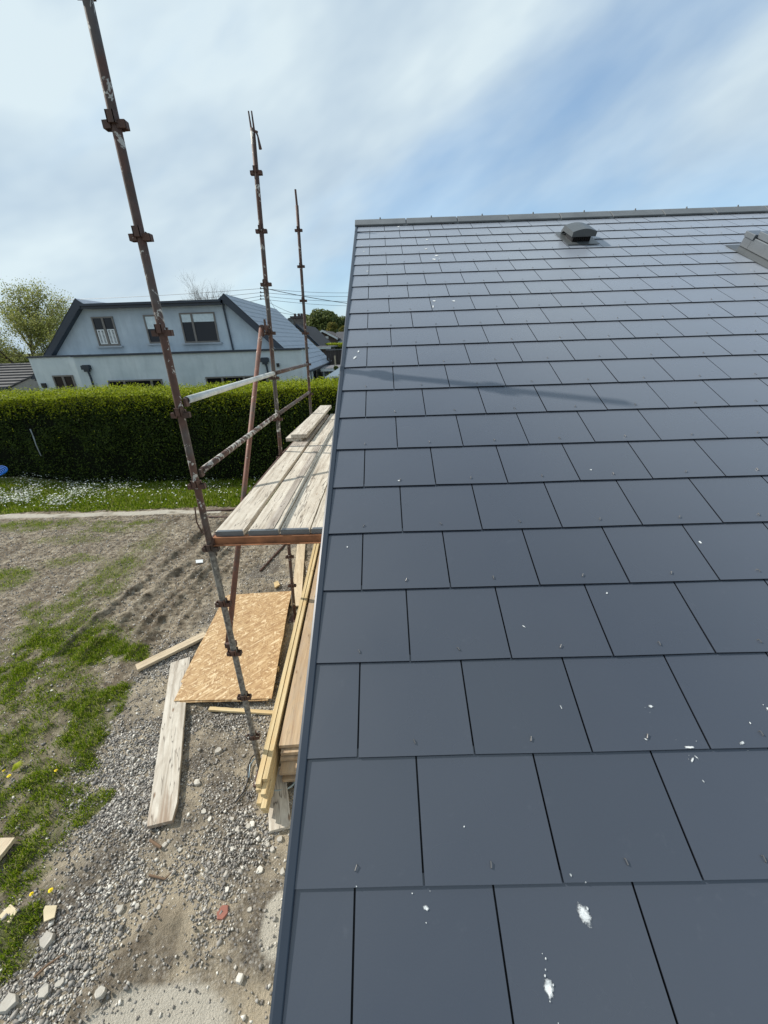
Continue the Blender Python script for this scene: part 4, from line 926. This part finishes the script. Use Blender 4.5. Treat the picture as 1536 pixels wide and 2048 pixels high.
# ================================================================ NEIGHBOUR HOUSE
YE, YU = 17.0, 18.7
nh = thing('rendered_house', (-8.5, 20, 0), 'pale blue-grey rendered house with dormer windows and dark slate roof behind the hedge', 'house')
zp = V(400, 704, YE)[2]
xL2 = V(148, 720, YE)[0]; xR = V(601, 698, YE)[0]; xL1 = V(57, 718, YE + .9)[0]
lo = MB()
lo.hexa([(xL2, YE, 0), (xR, YE, 0), (xR, YU, 0), (xL2, YU, 0), (xL2, YE, zp - .03), (xR, YE, zp - .03), (xR, YU, zp - .03), (xL2, YU, zp - .03)])
lo.build('extension_wall', RENDER_LO, nh)
lo = MB(); lo.hexa([(xL1, YE + .9, 0), (xL2, YE + .9, 0), (xL2, YU + 3, 0), (xL1, YU + 3, 0), (xL1, YE + .9, zp - .03), (xL2, YE + .9, zp - .03), (xL2, YU + 3, zp - .03), (xL1, YU + 3, zp - .03)])
lo.build('side_extension_wall', RENDER_LO, nh)
cp = MB(); cp.box(((xL2 + xR) / 2, YE + .1, zp + .0), (xR - xL2 + .12, .34, .075)); cp.box((xL1 + (xL2 - xL1) / 2 - .02, YE + 1.0, zp), (xL2 - xL1 + .0, .3, .07))
cp.box((xR - .0, (YE + YU) / 2 + .28, zp + .003), (.14, YU - YE - .56, .07)); cp.box((xL1 + .04, YE + 2.2, zp - .003), (.14, 2.2, .07)); cp.build('coping', DARKTRIM, nh)
# wedge rooflights on the flat roof
for (pa, pb, yb) in (((205, 716), (277, 709), 17.8), ((350, 713), (417, 704), 17.8)):
    a = V(*pa, yb); b = V(*pb, yb); zb = zp - .02
    MB().hexa([(a[0], yb, zb), (b[0], yb, zb), (b[0], yb + .6, zb), (a[0], yb + .6, zb), (a[0], yb, zb + .03), (b[0], yb, b[2] + .02), (b[0], yb + .6, b[2] + .02), (a[0], yb + .6, zb + .03)]).build('rooflight', DARKTRIM, nh)
# upper wall, trapezoid
apL = V(160, 601, YU); apR = V(452, 590, YU); zR = (apL[2] + apR[2]) / 2
slR = V(590, 715, YU); slL = V(97, 713, YU)
kR = (slR[2] - apR[2]) / (slR[0] - apR[0]); kL = (slL[2] - apL[2]) / (slL[0] - apL[0])
ze = V(619, 741, YU)[2]
xeR = apR[0] + (ze - apR[2]) / kR; xeL = apL[0] + (ze - apL[2]) / kL
zfr = V(300, 612, YU)[2]
up = MB(); ins = .16
xa = apL[0] + ins + .18; xb = apR[0] - ins - .18
wl = [(xeL + ins + .1, YU, ze - .1), (xeR - ins - .1, YU, ze - .1), (apR[0] - .02 + (zfr - zR) / kR - ins * 1.3, YU, zfr), (apL[0] + .02 + (zfr - zR) / kL + ins * 1.3, YU, zfr)]
up.slab([(q_[0], q_[1], q_[2]) for q_ in wl], (0, .3, 0)); 
up.slab([(xeL + ins + .1, YU, 0), (xeR - ins - .1, YU, 0), (xeR - ins - .1, YU, ze - .1), (xeL + ins + .1, YU, ze - .1)], (0, .3, 0))
up.build('upper_wall', RENDER_HI, nh)
# roof slopes
YF = G(506, 600, apR[2])[1]; 
YF = 27.5
YN = YU - .28
NSL = m_tiles('neighbour_slate', (0.30, 0.33, 0.37, 1), (0.35, 0.38, 0.42, 1))
zov = apR[2]; 
rf = MB()
def slope_rows(x0, z0, x1, z1, n_, y0, y1):
    for i in range(n_):
        t0 = i / n_; t1 = (i + 1.08) / n_; a_ = (x1 + (x0 - x1) * t0, z1 + (z0 - z1) * t0); b_ = (x1 + (x0 - x1) * min(t1, 1), z1 + (z0 - z1) * min(t1, 1))
        lift = .035
        rf.hexa([(a_[0], y0, a_[1]), (a_[0], y1, a_[1]), (b_[0], y1, b_[1]), (b_[0], y0, b_[1]), (a_[0], y0, a_[1] + lift), (a_[0], y1, a_[1] + lift), (b_[0], y1, b_[1] + .006), (b_[0], y0, b_[1] + .006)])
slope_rows(apR[0], zov, xeR, ze, 15, YN, YF)
slope_rows(apL[0], zov, xeL, ze, 15, YN, YF)
nroof = rf.build('roof', NSL, nh)
rr = MB()   # low middle roof with a shallow rise behind the fascia, and inner slopes below each apex
rr.hexa([(apL[0] + .1, YN, zfr), (apR[0] - .1, YN, zfr), (apR[0] - .1, YF, zfr), (apL[0] + .1, YF, zfr), (apL[0] + .1, YN, zfr + .12), (apR[0] - .1, YN, zfr + .12), (apR[0] - .1, YF, zfr + .16), (apL[0] + .1, YF, zfr + .16)])
for ax, sgn in ((apL[0], 1), (apR[0], -1)):
    rr.slab([(ax, YN + .02, zov + .03), (ax, YF, zov + .03), (ax + sgn * .75, YF, zfr + .05), (ax + sgn * .45, YN + .02, zfr + .05)], (0, 0, -.03))
rr.build('middle_roof', NSL, nh)
fa = MB()
fa.box(((apL[0] + apR[0]) / 2, YN - .02, zfr + .03), (apR[0] - apL[0] - .35, .05, .17)); fa.box(((apL[0] + apR[0]) / 2, YN - .09, zfr + .09), (apR[0] - apL[0] - .3, .11, .09)); fa.box(((apL[0] + apR[0]) / 2, YN + .13, zfr - .04), (apR[0] - apL[0] - .5, .3, .02))
fa.build('fascia', DARKTRIM, nh)
for (ax, ex, k_) in ((apR[0], xeR, kR), (apL[0], xeL, kL)):
    sg = 1 if ex > ax else -1; dd = .30
    MB().slab([(ax, YN, zov + .04), (ex, YN, ze + .04), (ex - sg * dd * 1.0, YN, ze - .0), (ax - sg * .02 + 0, YN, zov - .36), (ax - sg * .32, YN, zov - .30), (ax - sg * .3, YN, zov - .22)], (0, .05, 0)).build('barge_board', DARKTRIM, nh)
    MB().slab([(ax, YN + .05, zov - .12), (ex - sg * .1, YN + .05, ze - .06), (ex - sg * .25, YN + .05, ze - .06), (ax - sg * .1, YN + .05, zov - .28)], (0, .28, 0)).build('soffit', DARKTRIM, nh)
# eave gutter and side wall on the right
MB().box((xeR + .03, (YN + YF) / 2, ze - .02), (.12, YF - YN, .1)).build('gutter', DARKTRIM, nh)
MB().hexa([(xeR - .45, YU + .3, 0), (xeR - .25, YU + .3, 0), (xeR - .25, YF - .2, 0), (xeR - .45, YF - .2, 0), (xeR - .45, YU + .3, ze - .05), (xeR - .25, YU + .3, ze - .05), (xeR - .25, YF - .2, ze - .05), (xeR - .45, YF - .2, ze - .05)]).build('side_wall', WHITE, nh)
for yy in (19.9, 21.6): MB().box((xeR - .24, yy, 2.0), (.05, .9, 1.2)).build('side_window', GLASS, nh)
# downpipes
def pipe(pts_, Y, r_=.04, name='downpipe'):
    P_ = [V(a_, b_, Y) for a_, b_ in pts_]; return MB().tube(P_, r_, 8).build(name, DARKTRIM, nh)
pa = V(446, 612, YU - .07); pipe([(446, 604), (447, 618)], YU - .1); MB().tube([V(447, 616, YU - .06), (V(447, 616, YU - .06)[0] + .10, YU - .06, zp)], .04, 8).build('downpipe', DARKTRIM, nh)
for (hx, hy) in ((172, 735), (529, 720)):
    c = V(hx, hy, YE - .08); h_ = MB(); h_.box(c, (.34, .16, .16)); h_.box(c + [0, 0, -.12], (.2, .12, .1)); h_.box(c + [0, .02, .02], (.26, .12, .16)); h_.tube([c + [.03, 0, -.1], c + [.06, 0, -.4], (c[0] + .06, c[1], 0)], .04, 8); h_.build('downpipe', DARKTRIM, nh)
# windows
def nwin(x0, x1, z0, z1, Y, splits, kind, sill=True, sub=0):
    fr = MB(); t = .06
    fr.box(((x0 + x1) / 2, Y - .01, z1 - t / 2), (x1 - x0, .08, t)); fr.box(((x0 + x1) / 2, Y - .01, z0 + t / 2), (x1 - x0, .08, t))
    xs_ = [x0] + [x0 + (x1 - x0) * s for s in splits] + [x1]
    for i, xx in enumerate(xs_):
        ww = t if i in (0, len(xs_) - 1) else t * 1.5; off = t / 2 if i == 0 else (-t / 2 if i == len(xs_) - 1 else 0)
        fr.box((xx + off, Y - .013, (z0 + z1) / 2), (ww, .08, z1 - z0 - 2 * t))
    if sub: fr.box(((x0 + x1) / 2, Y - .016, z0 + (z1 - z0) * sub), (x1 - x0 - .13, .07, t))
    win = fr.build('window', TAUPE, nh)
    MB().box(((x0 + x1) / 2, Y - .006, (z0 + z1) / 2), (x1 - x0 - .02, .02, z1 - z0 - .02)).build('pane', GLASS, win)
    if sill: MB().box(((x0 + x1) / 2, Y - .05, z0 - .035), (x1 - x0 + .22, .16, .06)).build('window_sill', m_sill, win)
    return win
m_sill = plain('sill_grey', (0.34, 0.37, 0.40, 1), .8)
def wpx(a_, b_, Y): p = V(*a_, Y); q_ = V(*b_, Y); return p[0], q_[0], q_[2], p[2]
# left window with half shutters
x0, x1, z0, z1 = wpx((182, 634), (242, 691), YU); wn = nwin(x0, x1, z0, z1, YU, [.5], 's')
sh = MB()
for a_, b_ in ((x0 + .09, x0 + (x1 - x0) * .5 - .07), (x0 + (x1 - x0) * .5 + .07, x1 - .09)):
    zt_ = z0 + (z1 - z0) * .55
    sh.box(((a_ + b_) / 2, YU - .024, zt_), (b_ - a_, .014, .05)); sh.box(((a_ + b_) / 2, YU - .024, z0 + .1), (b_ - a_, .014, .05))
    for q_ in (a_ + .02, (a_ + b_) / 2, b_ - .02): sh.box((q_, YU - .024, (z0 + .08 + zt_) / 2), (.045 if q_ != (a_ + b_) / 2 else .07, .012, zt_ - z0 - .1))
    for k_ in range(9): sh.box(((a_ + b_) / 2, YU - .021, z0 + .16 + (zt_ - z0 - .24) * k_ / 8), (b_ - a_ - .05, .009, .026))
sh.build('shutter', WHITE, wn)
x0, x1, z0, z1 = wpx((286, 630), (333, 686), YU); x1 = x0 + .78; wn = nwin(x0, x1, z0, z1, YU, [], 'b')
BLIND = plain('pale_blind', (0.58, 0.66, 0.68, 1), .7)
MB().box(((x0 + x1) / 2, YU - .02, z1 - .32), (x1 - x0 - .13, .008, .50)).build('blind', BLIND, wn)
x0, x1, z0, z1 = wpx((358, 626), (440, 684), YU); wn = nwin(x0, x1, z0, z1, YU, [.34], 'b')
MB().box(((x0 + x1) / 2, YU - .0185, z1 - .21), (x1 - x0 - .13, .006, .33)).build('blind', BLIND, wn)
# ground-floor windows, tops showing over the hedge
for (pa, pb, sp_, sb) in (((105, 751), (163, 800), [.5], .55), ((216, 761), (340, 820), [.3, .8], 0), ((411, 754), (545, 820), [.27, .62], 0)):
    Yw = YE + (.9 if pa[0] < 140 else 0); a_ = V(*pa, Yw); b_ = V(*pb, Yw); nwin(a_[0], b_[0], a_[2] - 1.25, a_[2], Yw, sp_, 'g', sub=sb)
# small wall lamp and vent
MB().box(V(556, 730, YE - .04), (.1, .12, .14)).build('wall_lamp', BLACK, nh)
MB().box(V(88, 771, YE + .86), (.2, .06, .2)).build('wall_vent', BLACK, nh)

# ================================================================ OTHER BUILDINGS
def gable_house(name, label, x0, x1, Y, dep, zev, zrd, wallm, roofm, fasc, front=True, ridge_along='y'):
    t = thing(name, ((x0 + x1) / 2, Y + dep / 2, 0), label, 'house')
    xm = (x0 + x1) / 2
    m_ = MB()
    if ridge_along == 'y':
        m_.slab([(x0 + .2, Y, -1), (x1 - .2, Y, -1), (x1 - .2, Y, zev), (xm, Y, zrd - .1), (x0 + .2, Y, zev)], (0, dep, 0)); m_.build('wall', wallm, t)
        r_ = MB()
        r_.slab([(x0, Y - .3, zev - .05), (xm, Y - .3, zrd), (x1, Y - .3, zev - .05), (x1, Y - .3, zev + .05), (xm, Y - .3, zrd + .1), (x0, Y - .3, zev + .05)], (0, dep + .6, 0))
        r_.build('roof', roofm, t)
        f_ = MB()
        for xe in (x0, x1): f_.slab([(xm, Y - .34, zrd + .12), (xe, Y - .34, zev + .07), (xe, Y - .34, zev - .12), (xm, Y - .34, zrd - .08)], (0, .05, 0))
        f_.build('barge_board', fasc, t)
    else:
        ym = Y + dep / 2
        m_.slab([(x0 + .2, Y, -1), (x0 + .2, Y + dep, -1), (x0 + .2, Y + dep, zev), (x0 + .2, ym, zrd - .1), (x0 + .2, Y, zev)], (x1 - x0 - .4, 0, 0)); m_.build('wall', wallm, t)
        r_ = MB(); n_ = 9
        for ye in (Y - .4, Y + dep + .4):
            for i in range(n_):
                t0, t1 = i / n_, (i + 1.1) / n_; t1 = min(t1, 1)
                a_ = (ye + (ym - ye) * t0, zev + (zrd - zev) * t0); b_ = (ye + (ym - ye) * t1, zev + (zrd - zev) * t1)
                r_.hexa([(x0, a_[0], a_[1]), (x1, a_[0], a_[1]), (x1, b_[0], b_[1]), (x0, b_[0], b_[1]), (x0, a_[0], a_[1] + .09), (x1, a_[0], a_[1] + .09), (x1, b_[0], b_[1] + .02), (x0, b_[0], b_[1] + .02)])
        r_.build('roof', roofm, t)
        MB().box(((x0 + x1) / 2, Y - .45, zev - .02), (x1 - x0, .1, .12)).build('gutter', fasc, t)
    return t
BROWN = plain('brown_brick_wall', (0.11, 0.085, 0.075, 1), .9, .2, 0, .2, 20)
TILE_B = plain('brown_roof_tile', (0.085, 0.072, 0.068, 1), .8, .2, 0, .2, 6)
TILE_D = plain('dark_roof_tile', (0.075, 0.072, 0.072, 1), .7, .3, 0, .25, 5)
TILE_G = plain('grey_roof_tile', (0.15, 0.145, 0.15, 1), .7, .3, 0, .15, 5)
# left low house: dark tiled roof below the tree
a = V(62, 772, 19); r_ = V(0, 733, 19)
hl = gable_house('tiled_house', 'low house with dark tiled roof at the left edge behind the hedge', a[0] - 9, V(58, 765, 19)[0], 18.2, 6.5, V(30, 775, 18.2)[2], V(0, 728, 21.5)[2], plain('cream_wall', (.4, .39, .36, 1), .9), TILE_D, DARKTRIM, ridge_along='x')
# bungalow with brown gable
Yb = 46
x0 = V(618, 687, Yb)[0]; x1 = V(676, 679, Yb)[0]; zr_ = V(647, 662, Yb)[2]; ze_ = V(620, 679, Yb)[2]
gh1 = gable_house('gable_bungalow', 'small brown gabled bungalow with white barge boards in the distance', x0, x1, Yb, 10, ze_, zr_, BROWN, TILE_B, WHITE)
for px in (638, 654): MB().box(V(px, 675, Yb - .05), (.32, .1, .24)).build('gable_vent', WHITE, gh1)
x0 = V(668, 690, Yb + 2)[0]; 
gable_house('hipped_house', 'grey-roofed house right of the distant gabled bungalow', x0, x0 + 14, Yb + 2, 8, V(672, 684, Yb + 2)[2], V(690, 664, Yb + 6)[2], BROWN, TILE_G, WHITE, ridge_along='x')
# chimney house
Yc = 34
xc0 = V(552, 700, Yc)[0]; xc1 = V(648, 700, Yc)[0]
ch = gable_house('chimney_house', 'older brown-roofed house with a tall chimney stack and satellite dish', xc0, xc1, Yc, 9, V(648, 700, Yc)[2], V(600, 650, Yc)[2], plain('stone_wall', (.2, .18, .16, 1), .9), TILE_B, DARKTRIM)
cpx = V(594, 633, Yc + 2); b_ = V(594, 680, Yc + 2); wch = V(606, 650, Yc + 2)[0] - V(584, 650, Yc + 2)[0]
cm = MB().box((cpx[0], Yc + 2.4, (cpx[2] + 2.0) / 2), (wch, .9, cpx[2] - 2.0)); 
chm = cm.build('chimney', plain('chimney_render', (.15, .135, .125, 1), .9, .2, 0, .2, 4), ch)
MB().box((cpx[0], Yc + 2.4, cpx[2] - .05), (wch + .2, 1.1, .16)).build('chimney_cap', TILE_B, chm)
for dx in (-.25, .1, .35): MB().tube([(cpx[0] + dx * wch, Yc + 2.4, cpx[2]), (cpx[0] + dx * wch, Yc + 2.4, cpx[2] + .25)], [.12, .1], 8).build('chimney_pot', TILE_B, chm)
dc = V(580, 644, Yc + 1.6); ds_ = MB(); R_ = .32
ring0 = [(dc[0] + R_ * math.cos(t), dc[1] - .02, dc[2] + R_ * math.sin(t)) for t in np.linspace(0, 6.283, 17)[:-1]]
ds_.add(ring0 + [(dc[0], dc[1] + .12, dc[2])], [(i, (i + 1) % 16, 16) for i in range(16)]); ds_.tube([dc + [0, .1, 0], dc + [.35, .3, -.3]], .03, 6)
ds_.build('satellite_dish', plain('dish_grey', (.13, .14, .14, 1), .6), chm)
# shed roofs and fence on the right of the hedge
def hutb(name, label, pa, pb, Y, dep, ztop, wallm, roofm, fas, cat='shed'):
    x0 = V(*pa, Y)[0]; x1 = V(*pb, Y)[0]; t = thing(name, ((x0 + x1) / 2, Y + dep / 2, 0), label, cat)
    MB().box(((x0 + x1) / 2, Y + dep / 2, ztop / 2 - .05), (x1 - x0, dep, ztop - .1)).build('wall', wallm, t)
    MB().box(((x0 + x1) / 2, Y + dep / 2, ztop + .03), (x1 - x0 + .3, dep + .3, .08)).build('roof', roofm, t)
    MB().box(((x0 + x1) / 2, Y - .18, ztop - .03), (x1 - x0 + .32, .05, .14)).build('fascia', fas, t); return t
hutb('flat_roofed_shed', 'flat-roofed dark shed with a white fascia beyond the neighbour roof', (630, 697), (658, 695), 30, 4, V(645, 695, 30)[2], BROWN, TILE_G, WHITE)
hutb('low_outbuilding', 'low grey outbuilding with white roof edge just beyond the hedge', (648, 738), (682, 736), 22, 2.5, V(665, 738, 22)[2], plain('dark_cladding', (.10, .11, .12, 1), .7), TILE_G, WHITE, 'outbuilding')
fn = thing('timber_fence', (V(672, 720, 26)[0], 26, 0), 'dark timber garden fence beyond the neighbour roof eave', 'fence')
xa_, xb_ = V(652, 704, 26)[0], V(652, 704, 26)[0] + 9; zf_ = V(670, 701, 26)[2]
m_ = MB(); x_ = xa_
while x_ < xb_: m_.box((x_ + .07, 26, zf_ / 2), (.13, .03, zf_ + rnd.uniform(-.02, .02))); x_ += .145
m_.build('fence_boards', plain('dark_fence_wood', (.055, .045, .04, 1), .9), fn)
for k_ in range(5): MB().box((xa_ + .55 + k_ * 1.1, 25.93, zf_ / 2 - .15), (.09, .09, zf_ - .3)).build('post', PALE if k_ < 3 else TILE_B, fn)
MB().box(((xa_ + xb_) / 2, 26, zf_ + .05), (xb_ - xa_, .1, .06)).build('fence_rail', TILE_G, fn)
# pale sloping rail just beyond the hedge top
a = V(650, 757, 14.2); b = V(690, 731, 15.2)
lt = thing('lean_to_roof', (a[0], a[1], 0), 'pale sloping lean-to roof edge poking above the hedge beside the verge', 'lean-to')
MB().slab([a, b, b + [.6, .5, 0], a + [.6, .5, 0]], (0, 0, .05)).build('roof_panel', WHITE, lt); MB().tube([b + [.3, .3, 0], (b[0] + .3, b[1] + .3, 0)], .05, 8).build('post', WHITE, lt)
MB().tube([a + [.2, .2, 0], (a[0] + .2, a[1] + .2, 0)], .05, 8).build('post', WHITE, lt)

# ================================================================ TREES
LEAF_SPRING = m_leaf('spring_leaf', [(0, (0.14, 0.16, 0.035, 1)), (0.5, (0.25, 0.27, 0.06, 1)), (1, (0.42, 0.42, 0.16, 1))], .45)
LEAF_MID = m_leaf('mid_green_leaf', [(0, (0.06, 0.08, 0.025, 1)), (0.6, (0.12, 0.15, 0.045, 1)), (1, (0.20, 0.22, 0.07, 1))], .4)
LEAF_GOLD = m_leaf('golden_leaf', [(0, (0.10, 0.12, 0.03, 1)), (0.6, (0.20, 0.19, 0.045, 1)), (1, (0.28, 0.20, 0.06, 1))], .35)
BARK = plain('bark', (0.09, 0.07, 0.055, 1), .9, .2, 0, .25, 20)
BARK_L = plain('pale_bark', (0.20, 0.18, 0.165, 1), .9, .2, 0, .25, 20)
def tree(name, label, base, h, spread, seed, leafm, nleaf, lsize, depth=5, trunk_r=.12, bark=BARK, up=.35, fork=3, lspread=.22, group=None, forkz=.25):
    R_ = random.Random(seed); t = thing(name, base, label, 'tree', group)
    tips = []; mb_ = MB()
    def grow(p, d, L_, r_, lev):
        pts = [p]; q_ = p.copy(); dd = d.copy()
        for i in range(3):
            dd = (dd + Vector((R_.gauss(0, .12), R_.gauss(0, .12), R_.gauss(0, .08) + .05 * up))).normalized(); q_ = q_ + dd * L_ / 3; pts.append(q_.copy())
            if lev >= depth - 2: tips.append(q_.copy())
        mb_.tube(pts, [r_, r_ * .88, r_ * .76, r_ * .62], 6 if lev < 3 else 4, cap=False, mi=0)
        if lev < depth:
            for k_ in range(fork if lev else fork + 2):
                a_ = R_.uniform(0, 6.28); tl_ = R_.uniform(.35, .85) * spread
                s_ = dd.cross(Vector((math.cos(a_), math.sin(a_), .3))).normalized()
                nd = (dd + s_ * tl_ + Vector((0, 0, up * .3))).normalized()
                start = pts[R_.choice((2, 3))] if lev else pts[3] * R_.uniform(.5, 1) + pts[1] * 0
                if not lev:
                    w_ = R_.uniform(.4, 1); start = pts[0].lerp(pts[3], w_)
                grow(start, nd, L_ * R_.uniform(.6, .82), r_ * .55, lev + 1)
    grow(Vector((0, 0, 0)) + Vector(base), Vector((0, 0, 1)), h * forkz * 1.35, trunk_r, 0)
    mb_.build('trunk', bark, t, fix=False)
    if nleaf:
        T = np.array([tuple(q_) for q_ in tips]); idx = NR.integers(0, len(T), nleaf); P_ = T[idx] + NR.normal(0, lspread, (nleaf, 3))
        q_, F_ = leaves(P_, np.tile(np.array([[0, 0, .6]]), (nleaf, 1)), NR.uniform(.7, 1.3, nleaf) * lsize, spread=1.0)
        npmesh('crown', q_, F_, leafm, t)
    return t
b = V(45, 700, 24.5); tree('spring_tree', 'loose yellow-green tree with fine twigs left of the rendered house', (b[0] - .4, 24.5, 0), 8.2, 1.1, 3, LEAF_SPRING, 26000, .052, depth=5, trunk_r=.15, fork=3, lspread=.20, forkz=.26, up=.45)
b = V(-70, 700, 27); tree('spring_tree', 'yellow-green tree at the far left edge, partly out of view', (b[0], 27, 0), 6.5, 1.1, 9, LEAF_SPRING, 11000, .055, depth=5, trunk_r=.13, fork=3, lspread=.25, forkz=.26, up=.4)
b = V(448, 600, 34); tree('bare_tree', 'bare leafless tree showing above the neighbour roof', (b[0], 34, 0), 7.4, .7, 5, None, 0, 0, depth=6, trunk_r=.10, bark=BARK_L, fork=3, forkz=.30, up=.9)
# distant leafy trees: crown of leaf clumps round limbs
def crownmass(name, label, px, ptop, w_px, Y, leafm, n_, lsize, seed, group=None, zbot=1.2):
    c = V(px, ptop, Y); W_ = abs(V(px + w_px / 2, ptop, Y)[0] - c[0]); hgt = c[2]; t = thing(name, (c[0], Y, 0), label, 'tree', group)
    R_ = np.random.default_rng(seed); k = 16
    cz = (hgt + zbot) / 2; rz_ = (hgt - zbot) / 2
    cl = []; rr_ = []
    m_ = MB(); m_.tube([(c[0], Y, 0), (c[0] + .1, Y, cz * .6), (c[0], Y, cz)], [W_ * .09, W_ * .07, W_ * .03], 7, cap=False)
    for i in range(k):
        a_ = R_.uniform(0, 6.28); e_ = R_.uniform(-.7, 1.25); q_ = R_.uniform(.5, .82); rad_ = W_ * R_.uniform(.22, .40)
        p_ = np.array([c[0] + math.cos(a_) * math.cos(e_) * (W_ - rad_ * .8) * q_ * 1.15, Y + math.sin(a_) * math.cos(e_) * (W_ - rad_ * .8) * q_, cz + math.sin(e_) * (rz_ - rad_ * .6) * 1.0])
        cl.append(p_); rr_.append(rad_); m_.tube([(c[0], Y, cz * .6), tuple((p_ + np.array([c[0], Y, cz])) / 2 + [0, 0, -.1]), tuple(p_)], [W_ * .04, W_ * .025, W_ * .01], 5, cap=False)
    m_.build('trunk', BARK, t, fix=False)
    cl = np.array(cl); rr_ = np.array(rr_); idx = R_.integers(0, k, n_); d_ = R_.normal(0, 1, (n_, 3)); d_ /= np.linalg.norm(d_, axis=1)[:, None]
    ra = rr_[idx] * R_.uniform(.55, 1.12, n_) ** .7; P_ = cl[idx] + d_ * ra[:, None]
    q_, F_ = leaves(P_, d_, R_.uniform(.7, 1.3, n_) * lsize, spread=.6); npmesh('crown', q_, F_, leafm, t); return t
gT = 'leafy trees in the far distance'
crownmass('leafy_tree', 'broad dark green tree behind the chimney stack, tallest of the far trees', 646, 623, 100, 85, LEAF_MID, 16000, .30, 1, gT, 0)
crownmass('leafy_tree', 'dark green tree close left of the tallest far tree', 614, 630, 64, 90, LEAF_MID, 9000, .30, 2, gT, 0)
crownmass('leafy_tree', 'dark green tree right of the tallest far tree, at the verge', 692, 635, 74, 88, LEAF_MID, 10000, .30, 3, gT, 0)
crownmass('leafy_tree', 'golden green tree in front of the far trees above the gabled bungalow', 665, 644, 34, 66, LEAF_GOLD, 5000, .24, 4, gT, 0)
crownmass('leafy_tree', 'small yellow-green tree above the grey hipped roof by the verge', 685, 652, 26, 62, LEAF_GOLD, 4000, .22, 6, gT, 0)
crownmass('conifer_shrub', 'narrow grey-green conifer just left of the golden far tree', 644, 647, 10, 60, LEAF_MID, 2500, .2, 5, None, 0)
crownmass('garden_shrub', 'green shrub between the dark fence and the verge', 672, 726, 16, 21, LEAF_MID, 3000, .06, 7, None, .2)
crownmass('dark_shrub', 'dark shrub below the spring tree, left of the rendered house', 22, 700, 90, 30, LEAF_MID, 7000, .09, 8, None, 0)
crownmass('dark_shrub', 'dark shrub seen left of the first, at the edge of view', -40, 690, 90, 32, LEAF_MID, 7000, .09, 12, None, 0)
# clipped far hedge, bright top
a = V(645, 690, 38); fh = thing('garden_hedge', (a[0] + 4, 38, 0), 'distant clipped hedge with bright yellow-green top by the brown bungalow', 'hedge'); zt_ = V(670, 688, 38)[2]
MB().box((a[0] + 5, 38.6, zt_ / 2 - .1), (9.4, .9, zt_ - .25)).build('shade_core', HCORE, fh)  # dark box added inside the foliage, inner shade as its colour
n_ = 9000; P_ = np.stack([NR.uniform(a[0] + .2, a[0] + 9.8, n_), NR.uniform(38, 39.2, n_), np.where(NR.uniform(0, 1, n_) < .5, zt_ + NR.normal(0, .04, n_), NR.uniform(0, 1, n_) * zt_)], 1)
P_[:, 1] = np.where(P_[:, 2] < zt_ - .15, 38.0 + NR.uniform(-.05, .1, n_), P_[:, 1])
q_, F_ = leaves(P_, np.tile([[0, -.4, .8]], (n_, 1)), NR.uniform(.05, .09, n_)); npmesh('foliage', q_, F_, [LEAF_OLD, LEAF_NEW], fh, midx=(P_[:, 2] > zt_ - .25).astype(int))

# ================================================================ UTILITY POLE AND WIRES
YP = 33.0; top = V(527, 560, YP); 
up_ = thing('utility_pole', (top[0], YP, 0), 'wooden utility pole standing behind the neighbour roof', 'utility pole')
MB().tube([(top[0], YP, 0), tuple(top)], [.14, .10], 10).build('pole', BARK, up_)
for k_, yy in enumerate((577, 585, 592, 598)):
    c = V(523, yy, YP - .1); MB().tube([c + [-.06, 0, 0], c + [.2, 0, 0]], .03, 6).tube([c + [-.06, 0, -.05], c + [-.06, 0, .09]], [.05, .035], 8).build('insulator', BLACK, up_)
def wire(P_, label, sag=.25, r_=.012):
    P_ = [np.array(p) for p in P_]; out = []
    for a_, b_ in zip(P_[:-1], P_[1:]):
        for t in np.linspace(0, 1, 10)[(1 if out else 0):]: out.append(a_ + (b_ - a_) * t - np.array([0, 0, sag * 4 * t * (1 - t)]))
    o = MB().tube(out, r_, 4, cap=False).build('overhead_wire', BLACK, None, fix=False); return tag(o, label, 'wire', 'overhead wires')
for k_, (l_, m_, r_, lab) in enumerate(((( -60, 603), (524, 577), (760, 583), 'highest overhead wire running both ways from the utility pole'), ((-60, 625), (524, 585), (760, 590), 'second overhead wire from the top of the utility pole'),
                     ((100, 640), (524, 592), (760, 601), 'third overhead wire from the top of the utility pole'), ((140, 660), (524, 598), (760, 611), 'lowest of the four parallel overhead wires'))):
    wire([V(*l_, 40 - k_), V(*m_, YP - .1), V(*r_, 44)], lab, sag=.2)
wire([V(527, 576, YP), V(760, 614, 40)], 'thicker overhead wire sloping down to the right from the pole', .15, .022)
wire([V(540, 600, YP - 1), V(572, 650, Yc)], 'wire dropping steeply from the pole towards the chimney house', .1)
wire([V(530, 600, YP), V(596, 630, Yc + 2)], 'service wire running from the pole to the chimney stack', .1)
wire([V(545, 620, YP), V(598, 629, Yc + 2)], 'lower service wire reaching the chimney stack', .1)
